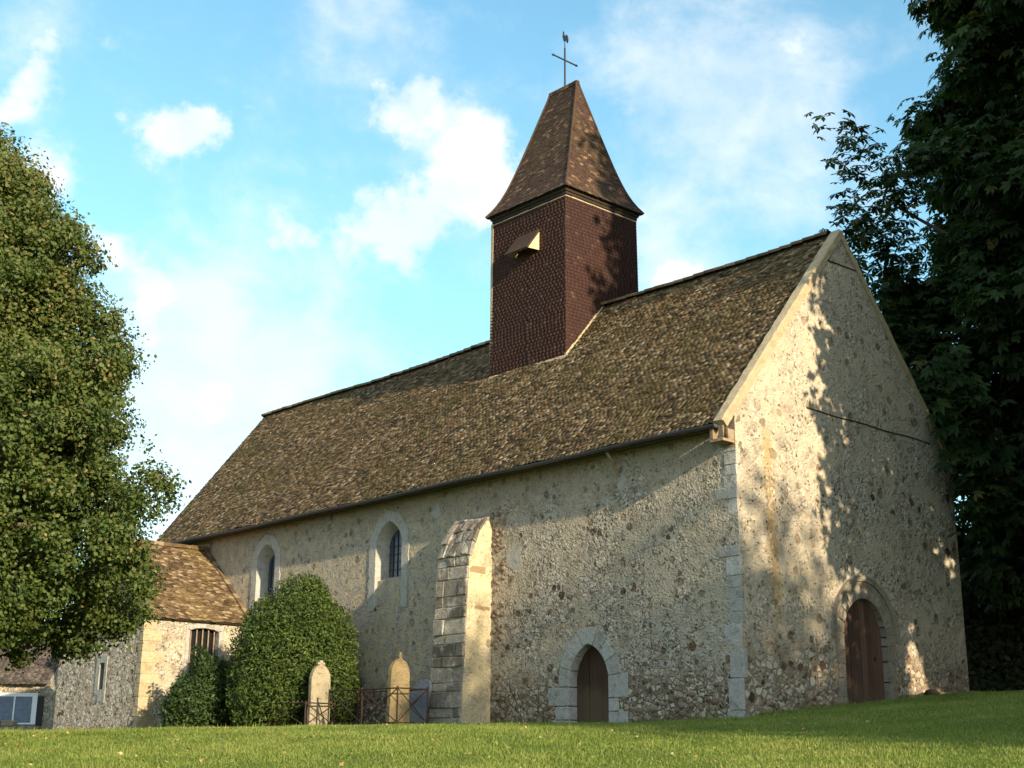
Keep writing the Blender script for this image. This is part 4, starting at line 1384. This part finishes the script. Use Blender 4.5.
def clumps(axis_xy, prof, ncl, per, rng, rc, inner=.6, flat=.8):
    """foliage gathered in rounded clumps at the branch ends"""
    _, _, _, C = crown_profile(axis_xy, prof, ncl, 1, rng, 0.01, inner, 1)
    rad = rng.uniform(rc[0], rc[1], ncl)
    d = rng.normal(size=(ncl * per, 3)); d /= np.linalg.norm(d, axis=1)[:, None]
    k = rng.random(ncl * per) ** .42
    low = d[:, 2] < 0
    P = np.repeat(C, per, 0) + d * (k * np.repeat(rad, per))[:, None] * np.where(low, .6, 1.0)[:, None] * [1, 1, flat]
    P += rng.normal(0, .07, P.shape)
    out = np.c_[C[:, 0] - axis_xy[0], C[:, 1] - axis_xy[1], np.zeros(ncl)]
    out /= np.linalg.norm(out, axis=1)[:, None] + 1e-6
    O = d * .9 + np.repeat(out, per, 0) * .35
    return P, O, np.repeat(rng.random(ncl), per), C


def tree_trunk(base, top, r0, rng, targets, parent, limbs=14):
    b = MB()
    base, top = np.array(base, float), np.array(top, float)
    ps = [base + (top - base) * f + np.array([.12 * math.sin(f * 5), .1 * math.cos(f * 4), 0]) * f for f in np.linspace(0, 1, 9)]
    b.tube(ps, [r0 * (1.25 - 1.2 * f) if f > 0 else r0 * 1.5 for f in np.linspace(0, 1, 9)], 9)
    idx = rng.choice(len(targets), limbs, replace=False)
    for i in idx:
        T = targets[i]
        f = np.clip((T[2] - base[2]) / (top[2] - base[2]) * .75, .12, .9)
        S = base + (top - base) * f
        md = (S + T) / 2 + np.array([0, 0, .35])
        rr_ = r0 * (.45 - .3 * f)
        b.tube([S, md, T], [rr_, rr_ * .6, rr_ * .2], 6)
    return b.build('trunk', M['bark'], parent, smooth=True)


rng = np.random.default_rng(3)
# ---- lime tree at the left edge
LX, LY = -13.3, 10.5
lime = thing('lime_tree', (LX, LY, G(LX, LY)), 'broad lime tree with olive and browning leaves at the left edge', 'tree')
LP = [(1.15, 3.4), (1.9, 4.4), (3.4, 4.7), (6.2, 4.2), (9.1, 3.1), (10.8, 2.0), (12.0, .9), (12.7, .1)]
P_, O_, CT, CC = clumps((LX, LY), LP, 1250, 400, rng, (.42, .8), .38, .85)
rl_ = np.hypot(P_[:, 0] - LX, P_[:, 1] - LY)
k_ = rl_ < np.interp(P_[:, 2], *zip(*LP)) + .40 + .25 * np.sin(P_[:, 2] * 2.6 + np.arctan2(P_[:, 1] - LY, P_[:, 0] - LX) * 5) + rng.normal(0, .2, len(P_))
P_, O_, CT = P_[k_], O_[k_], CT[k_]
nr = O_ * .8 + rng.normal(0, .5, P_.shape) + [0, 0, .3]
ti = np.clip(rng.normal(.36, .17, len(P_)) + (CT - .5) * .3 + .026 * (P_[:, 2] - 5) + (rng.random(len(P_)) < .03) * .4, 0, 1)
v_, f_, t2_ = leaves(P_, rng.uniform(.064, .118, len(P_)), nr, rng, .75, ti)
link('crown', v_, f_, M['lime_leaf'], lime, tint=t2_)
tree_trunk((LX, LY, G(LX, LY) - .3), (LX, LY, 12.0), .32, rng, CC, lime, 60)

# ---- horse chestnut at the right
HX, HY = 17.1, -0.9
chest = thing('chestnut_tree', (HX, HY, G(HX, HY)), 'huge dark horse chestnut rising beside the gable at the right edge', 'tree')
pr_ = [(3.0, 5.6), (6, 6.6), (10, 6.9), (15, 6.4), (19, 5.6), (23, 4.6), (27, 2.6), (29, .5)]
pr_ = [(z_, max(.3, r_ - .7)) for z_, r_ in pr_]
P_, O_, CT, CC = clumps((HX, HY), pr_, 700, 110, rng, (.85, 1.4), .35, .85)
extra_c = np.array([0.6, -0.54, 0.7]) * (np.arange(37) < 12)[:, None] + np.array([[9.6, 3.2, 15.0], [10.2, 2.7, 14.2], [9.2, 3.4, 14.2], [10.6, 2.4, 15.4], [9.9, 3.0, 13.2], [10.4, 2.6, 12.4], [9.3, 3.3, 16.2], [10.9, 2.2, 16.0], [9.0, 3.3, 13.0], [10.8, 2.4, 11.2], [11.4, 1.9, 10.0], [11.0, 2.2, 9.0],
                    [10.0, 3.1, 12.0], [10.5, 2.6, 11.0], [10.9, 2.3, 10.3], [10.2, 2.9, 11.6], [10.9, 2.3, 9.2], [11.3, 2.0, 8.3], [10.6, 2.6, 9.8], [10.7, 2.4, 10.6], [11.0, 2.2, 8.8], [11.4, 1.9, 7.6],
                    [8.9, -.2, 6.3], [8.5, -.1, 7.1], [9.0, -.2, 7.6], [9.2, -.2, 5.6], [9.6, -.3, 4.8], [8.2, -.1, 6.6], [9.3, -.2, 6.9], [10.0, -.4, 5.6], [9.9, -.4, 6.6], [8.3, -.35, 7.8], [7.9, -.35, 7.4], [8.6, -.4, 5.7], [8.9, -.4, 5.1], [8.5, -.3, 8.3], [8.1, -.3, 8.6]])
ex = np.repeat(extra_c, 9, 0) + rng.normal(0, .36, (len(extra_c) * 9, 3))
ex = np.concatenate([ex + rng.normal(0, .25, ex.shape) for _ in range(8)])
P_ = np.concatenate([P_, ex]); O_ = np.concatenate([O_, np.tile([-.7, -.5, .3], (len(ex), 1))]); CT = np.r_[CT, rng.random(len(ex))]
keep = ~((P_[:, 0] < 9.7) & (P_[:, 2] < zc(9.3) + 1.2 + np.maximum(0, (9.3 - P_[:, 0])) * slope) & (P_[:, 1] > -.4))
P_, O_, CT = P_[keep], O_[keep], CT[keep]
nr = O_ * .6 + rng.normal(0, .35, P_.shape) + [0, 0, .7]
ti = np.clip(rng.normal(.4, .2, len(P_)) + (CT - .5) * .4 + (rng.random(len(P_)) < .03) * .5, 0, 1)
v_, f_, t2_ = palmate(P_, rng.uniform(.2, .38, len(P_)), nr, rng, ti)
link('crown', v_, f_, M['chestnut_leaf'], chest, tint=t2_)
tree_trunk((HX, HY, G(HX, HY) - .3), (HX, HY, 24), .55, rng, np.concatenate([CC, extra_c]), chest, 60)


# ---- trees on the sunward side of the churchyard, right of the photograph; their shade lies on gable, tower and lawn
def shade_tree(name, x, y, prof, label, ncl, per, lsz, seed, spread=.7, cut=None, mat='chestnut_leaf'):
    rg_ = np.random.default_rng(seed)
    t = thing(name, (x, y, G(x, y)), label, 'tree', 'trees on the sunward side of the churchyard')
    P, O, CTt, C = crown_profile((x, y), prof, ncl, per, rg_, spread, .3, .6)
    tt0 = (P[:, :2] - CAM[:2]) @ VD; ww0 = (P[:, :2] - CAM[:2]) @ RD
    k = (ww0 > .45 * tt0) | (tt0 < 1)
    if cut is not None: k &= cut(P)
    P, O = P[k], O[k]
    v, f, tt_ = leaves(P, rg_.uniform(lsz * .7, lsz * 1.3, len(P)), O * .5 + rg_.normal(0, .7, P.shape) + [0, 0, .4], rg_, .8)
    link('crown', v, f, M[mat], t, tint=tt_)
    tree_trunk((x, y, G(x, y) - .3), (x, y, prof[-1][0] * .85), .45, rg_, C, t, 16)
    return t


sv = np.array(sdir)


def gap(target, rad):      # a gap in the crown along the ray from a lit spot to the sun
    tg = np.array(target)
    def c(P):
        d = P - tg
        al = d @ sv
        dist = np.linalg.norm(d - al[:, None] * sv, axis=1)
        return dist > rad
    return c


GAPS = [gap(p_, q_) for p_, q_ in (((6.45, 0, 2.1), .2), ((6.4, 0, 1.6), .3), ((6.3, 0, 1.25), .3), ((6.5, 0, 1.2), .4), ((6.55, 0, .8), .46), ((6.8, 0, .5), .42), ((7.3, 0, .45), .32))]
gaps = lambda P: np.all([g(P) for g in GAPS], axis=0)
left_cut = lambda P: gaps(P) & (P[:, 0] > 1.8 + .35 * np.sin(P[:, 2] * 1.3) + .25 * np.sin(P[:, 2] * 3.7) + .35 * np.maximum(0, 6.3 - P[:, 2]) * 0)
shade_tree('shade_tree', 7.7, -10.6, [(3.6, 3.5), (5.5, 5.2), (8, 5.9), (13, 5.9), (17, 5.9), (20, 5.7), (22.5, 5.0), (24.5, 3.0), (26, .8)], 'tall leafy tree out of view to the right, nearest the gable', 2600, 22, .36, 5, .45, left_cut)
shade_tree('shade_tree', 17.5, -12.0, [(2.0, 4.0), (5, 6.0), (10, 6.4), (16, 6.2), (21, 5.2), (25, 2.0), (27, .5)], 'widest leafy tree out of view at the far right of the churchyard', 2200, 18, .42, 6, .65)
shade_tree('shade_tree', 26.5, -9.0, [(2.0, 4.0), (6, 5.8), (12, 6.0), (18, 5.4), (24, 2.5), (26, .5)], 'leafy tree out of view behind the horse chestnut', 1000, 12, .45, 7, .7)
def thin_top(z0, z1, seed, more=None):      # fewer leaves upwards, shaped to soften the unseen tree's shadow edge
    rg_ = np.random.default_rng(seed)
    def c(P):
        k = rg_.random(len(P)) > np.clip((P[:, 2] - z0) / (z1 - z0), 0, 1) ** .6
        return k & more(P) if more else k
    return c


shade_tree('shade_tree', -4.6, -37.0, [(0.5, 2.2), (4, 3.0), (9, 3.2), (13, 3.3), (15.5, 3.1), (16.6, 2.0), (17.2, .6)], 'taller distant tree out of view, left of a row of two', 1500, 18, .34, 8, .6, thin_top(11.8, 16.6, 81))
shade_tree('shade_tree', 1.9, -38.0, [(0.5, 2.5), (4, 3.6), (9, 3.7), (12.5, 3.5), (14.2, 2.4), (15.0, .8)], 'lower distant tree out of view, right of a row of two', 1300, 18, .36, 9, .6, thin_top(10.8, 15.0, 82, gaps))


# ---- bushes
def bush(name, x, y, lobes, size, mat, label, seed, amp=.16, aspect=.35):
    """lobes: (dx along the view's right, dy away, centre height, horizontal radius, vertical radius, leaves)"""
    rg_ = np.random.default_rng(seed)
    g0 = G(x, y)
    t = thing(name, (x, y, g0), label, 'bush')
    PP, DD = [], []
    for (dr, db, cz_, rx, rz_, n) in lobes:
        L = lumpy(rg_, 22, amp)
        d = rg_.normal(size=(n, 3)); d /= np.linalg.norm(d, axis=1)[:, None]
        S = rg_.normal(size=(200, 3)); S /= np.linalg.norm(S, axis=1)[:, None]
        sp = d @ S.T
        k = L(d) * (1 - .36 * rg_.random(n) ** 1.7)
        k = k * (1 + .16 * np.clip((sp.max(1) - .983) / .017, 0, 1) * rg_.random(n)) * (1 + .06 * np.sin(sp.argmax(1) * 1.7))
        c = np.array([x + RD[0] * dr + VD[0] * db, y + RD[1] * dr + VD[1] * db, g0 + cz_])
        PP.append(c + d * k[:, None] * [rx, rx, rz_]); DD.append(d)
    P, d = np.concatenate(PP), np.concatenate(DD)
    ok_ = P[:, 2] > ground(P[:, 0], P[:, 1]) - .02
    P, d = P[ok_], d[ok_]
    nr_ = d * .6 + rg_.normal(0, .6, P.shape) + [0, 0, .35]
    ti_ = np.clip(rg_.normal(.42, .22, len(P)) + .1 * np.sin(P[:, 0] * 5 + P[:, 2] * 4) * np.sin(P[:, 1] * 5 - P[:, 2] * 3), 0, 1)
    v, f, tt_ = leaves(P, rg_.uniform(size * .6, size * 1.45, len(P)), nr_, rg_, aspect, ti_)
    link('foliage', v, f, M[mat], t, tint=tt_)
    st_ = MB()
    o_ = np.array([x, y, g0])
    for i in range(9):
        e = o_ + (P[rg_.integers(len(P))] - o_) * .75
        st_.tube([(x + rg_.normal(0, .12), y + rg_.normal(0, .12), g0 - .1), (o_ + e) / 2 + [0, 0, .2], e], [.05, .035, .012], 6)
    st_.build('stems', M['bark'], t)
    return t


bush('yew_bush', -1.85, 13.95, [(.95, .1, 2.2, .7, .9, 3500), (-.2, -.5, 1.2, 1.1, .9, 5000), (-1.1, .2, 2.3, .45, .5, 1500), (.55, 0, 3.6, .35, .45, 900), (0, 0, 1.85, 1.55, 2.1, 26000), (.45, 0, 2.3, 1.2, 1.65, 12000), (-.7, .1, 1.7, 1.05, 1.75, 11000), (.7, .2, 1.2, 1.1, 1.35, 9000), (-.55, -.2, .8, 1.15, 1.0, 9000), (.25, -.2, 3.15, .7, 1.1, 4500), (-.75, 0, 2.75, .6, .85, 3500)],
     .105, 'yew_leaf', 'big rounded dark green yew bush standing between the church wall and the headstones', 31, amp=.16)
bush('shrub', -3.35, 16.1, [(0, 0, .8, .85, .95, 7000), (.3, .1, 1.25, .62, .9, 4500), (-.45, 0, .55, .62, .7, 3500), (.05, -.1, 1.6, .4, .62, 2000), (.75, .2, .8, .6, .95, 4000)],
     .10, 'shrub_leaf', 'small leafy shrub in front of the barred annex window, left of the big yew', 32, amp=.25, aspect=.5)

# ---- hedge in the deep shade right of the church
hg_ = np.random.default_rng(40)
n = 52000
u_ = hg_.random(n); a_h = hg_.uniform(0, math.pi, n); kk = 1 - .3 * hg_.random(n) ** 1.5
A_, B_ = np.array([9.7, 4.6]), np.array([20.5, -4.6])
dd_ = (B_ - A_) / np.linalg.norm(B_ - A_); nn_ = np.array([-dd_[1], dd_[0]])
hh = 3.7 + .35 * np.sin(u_ * 19) + .2 * np.sin(u_ * 47)
px = A_[None] + u_[:, None] * (B_ - A_)[None] + nn_[None] * (np.cos(a_h) * 1.1 * kk)[:, None]
pz = ground(px[:, 0], px[:, 1]) + np.abs(np.sin(a_h)) ** .5 * hh * kk * hg_.uniform(.0, 1, n) ** .7
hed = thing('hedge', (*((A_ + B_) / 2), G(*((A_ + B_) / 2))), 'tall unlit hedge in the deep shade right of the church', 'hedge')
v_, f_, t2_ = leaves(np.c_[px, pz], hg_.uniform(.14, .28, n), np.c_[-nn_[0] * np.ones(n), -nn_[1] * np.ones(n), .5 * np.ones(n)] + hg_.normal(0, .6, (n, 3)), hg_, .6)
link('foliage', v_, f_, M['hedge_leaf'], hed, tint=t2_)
hs_ = MB()
for i in range(22):
    c = A_ + (B_ - A_) * (i + .5) / 22
    hs_.tube([(*c, G(*c) - .1), (*(c + hg_.normal(0, .1, 2)), G(*c) + 1.6), (*(c + hg_.normal(0, .25, 2)), G(*c) + 2.7)], [.07, .05, .02], 6)
hs_.build('stems', M['bark'], hed)


def back_tree(x, y, prof, label, ncl, per, sz, seed, name='field_tree'):
    rg_ = np.random.default_rng(seed)
    t = thing(name, (x, y, G(x, y)), label, 'tree')
    P, O, CTt, C = crown_profile((x, y), prof, ncl, per, rg_, .55, .4, .6)
    v, f, tt_ = leaves(P, rg_.uniform(sz * .7, sz * 1.3, len(P)), O * .6 + rg_.normal(0, .6, P.shape) + [0, 0, .4], rg_, .7)
    link('crown', v, f, M['far_leaf'], t, tint=tt_)
    tree_trunk((x, y, G(x, y) - .3), (x, y, prof[-1][0] * .85), .3, rg_, C, t, 20)


back_tree(23.5, 15.5, [(2.5, 2.5), (4.5, 3.6), (7, 3.4), (9, 2.0), (10.2, .4)], 'sunlit tree glimpsed under the chestnut beyond the church', 420, 22, .22, 50)
back_tree(-7.5, 50.0, [(0.6, 4), (2.5, 5.0), (5, 4.8), (8, 3.0), (9.5, .5)], 'leafy tree behind the cottage roof', 420, 20, .3, 51)
back_tree(3.2, 52.0, [(0.6, 4), (2.5, 4.6), (4.5, 4.2), (6, 2.2), (7, .5)], 'leafy tree rising between the cottage and the annex', 420, 20, .3, 52)

# ---- grass blades and fallen leaves
gr = np.random.default_rng(60)
n = 330000
t_r = 15.5 + 21 * gr.random(n) ** .95
w_r = gr.uniform(-.47, .47, n) * (t_r + 2)
gxx = CAM[0] + VD[0] * t_r + RD[0] * w_r; gyy = CAM[1] + VD[1] * t_r + RD[1] * w_r
ok = ~((gxx > -.22 + .12 * np.sin(gyy * 2.1)) & (gyy > -.06)) & ~((gxx > -1.0) & (gyy > 7.85) & (gyy < 9.2)) & ~((gxx > AX - .03) & (gyy > AY0 - .03) & (gyy < AY1))
gxx, gyy = gxx[ok], gyy[ok]; n = len(gxx)
clump = np.sin(gxx * 1.7 + np.sin(gyy * 1.1) * 2) * np.sin(gyy * 1.9 + np.sin(gxx * .8) * 2)
hgt = gr.uniform(.022, .052, n) * (1 + .35 * clump) * (1 + (gr.random(n) < .02) * 1.2)
near = (gxx > -.6) | (gyy > 7)
gz_ = ground(gxx, gyy)
ang = gr.uniform(0, math.pi, n); wd_ = gr.uniform(.006, .013, n)
dx, dy = np.cos(ang) * wd_, np.sin(ang) * wd_
lean = gr.normal(0, .022, (n, 2))
v = np.stack([np.c_[gxx - dx, gyy - dy, gz_ - .01], np.c_[gxx + dx, gyy + dy, gz_ - .01], np.c_[gxx + lean[:, 0], gyy + lean[:, 1], gz_ + hgt]], 1).reshape(-1, 3)
f = np.arange(n * 3).reshape(-1, 3)
patch = np.sin(gxx * .55 + 1.3 * np.sin(gyy * .4)) * np.sin(gyy * .6 + 1.1 * np.sin(gxx * .5 + 1)) + .6 * np.sin(gxx * 3.1 + gyy * .7) * np.sin(gyy * 2.7 - gxx)
tg_ = np.clip(gr.normal(.36, .2, n) + .12 * clump + .14 * patch + (gr.random(n) < .05) * .4, 0, 1)
go = link('grass', v, f, M['grass'], tint=np.repeat(tg_, 3))
tag(go, 'short mown grass blades covering the lawn', 'grass', kind='stuff')
# longer tufts left by the mower along walls, stones and bushes
n = 9000
kind_ = gr.integers(0, 6, n); q_ = gr.random(n); o_ = np.abs(gr.normal(0, .10, n)) + .02
tx = np.select([kind_ == 0, kind_ == 1, kind_ == 2, kind_ == 3, kind_ == 4], [-o_, q_ * 8.9, -.95 - o_, -2.4 + q_ * .8, -3.0 + q_ * 1.0], AX - o_)
ty = np.select([kind_ == 0, kind_ == 1, kind_ == 2, kind_ == 3, kind_ == 4], [q_ * 8.0, -o_, 7.8 + q_ * 1.5, 8.8 - o_, 11.9 - o_], AY0 + q_ * 5)
k_ = ~((tx > -.3) & (ty > 3.8) & (ty < 5.2)) & ~((ty > -.3) & (tx > 3.6) & (tx < 5.4) & (kind_ == 1))
tx, ty = tx[k_], ty[k_]; n = len(tx)
hg2 = gr.uniform(.05, .17, n) * (.4 + .6 * np.abs(np.sin(tx * 2.3 + ty * 1.9))); wd2 = gr.uniform(.005, .011, n); an2 = gr.uniform(0, 3.14, n)
gz2 = ground(tx, ty); ln2 = gr.normal(0, .05, (n, 2))
v = np.stack([np.c_[tx - np.cos(an2) * wd2, ty - np.sin(an2) * wd2, gz2 - .01], np.c_[tx + np.cos(an2) * wd2, ty + np.sin(an2) * wd2, gz2 - .01], np.c_[tx + ln2[:, 0], ty + ln2[:, 1], gz2 + hg2]], 1).reshape(-1, 3)
tag(link('grass_tufts', v, np.arange(n * 3).reshape(-1, 3), M['grass'], tint=np.repeat(np.clip(gr.normal(.4, .2, n), 0, 1), 3)), 'longer grass tufts along the foot of walls and gravestones', 'grass', kind='stuff')
n = 650
t_r = 16 + 15 * gr.random(n); w_r = (-.44 + .7 * gr.random(n) ** 1.6) * t_r
lx_, ly_ = CAM[0] + VD[0] * t_r + RD[0] * w_r, CAM[1] + VD[1] * t_r + RD[1] * w_r
v_, f_, t2_ = leaves(np.c_[lx_, ly_, ground(lx_, ly_) + .045], gr.uniform(.04, .085, n), np.tile([0, 0, 1.0], (n, 1)) + gr.normal(0, .45, (n, 3)), gr, .75)
lo = link('fallen_leaves', v_, f_, M['fallen'], tint=t2_)
tag(lo, 'dry yellow fallen leaves scattered over the lawn', 'leaves', kind='stuff')
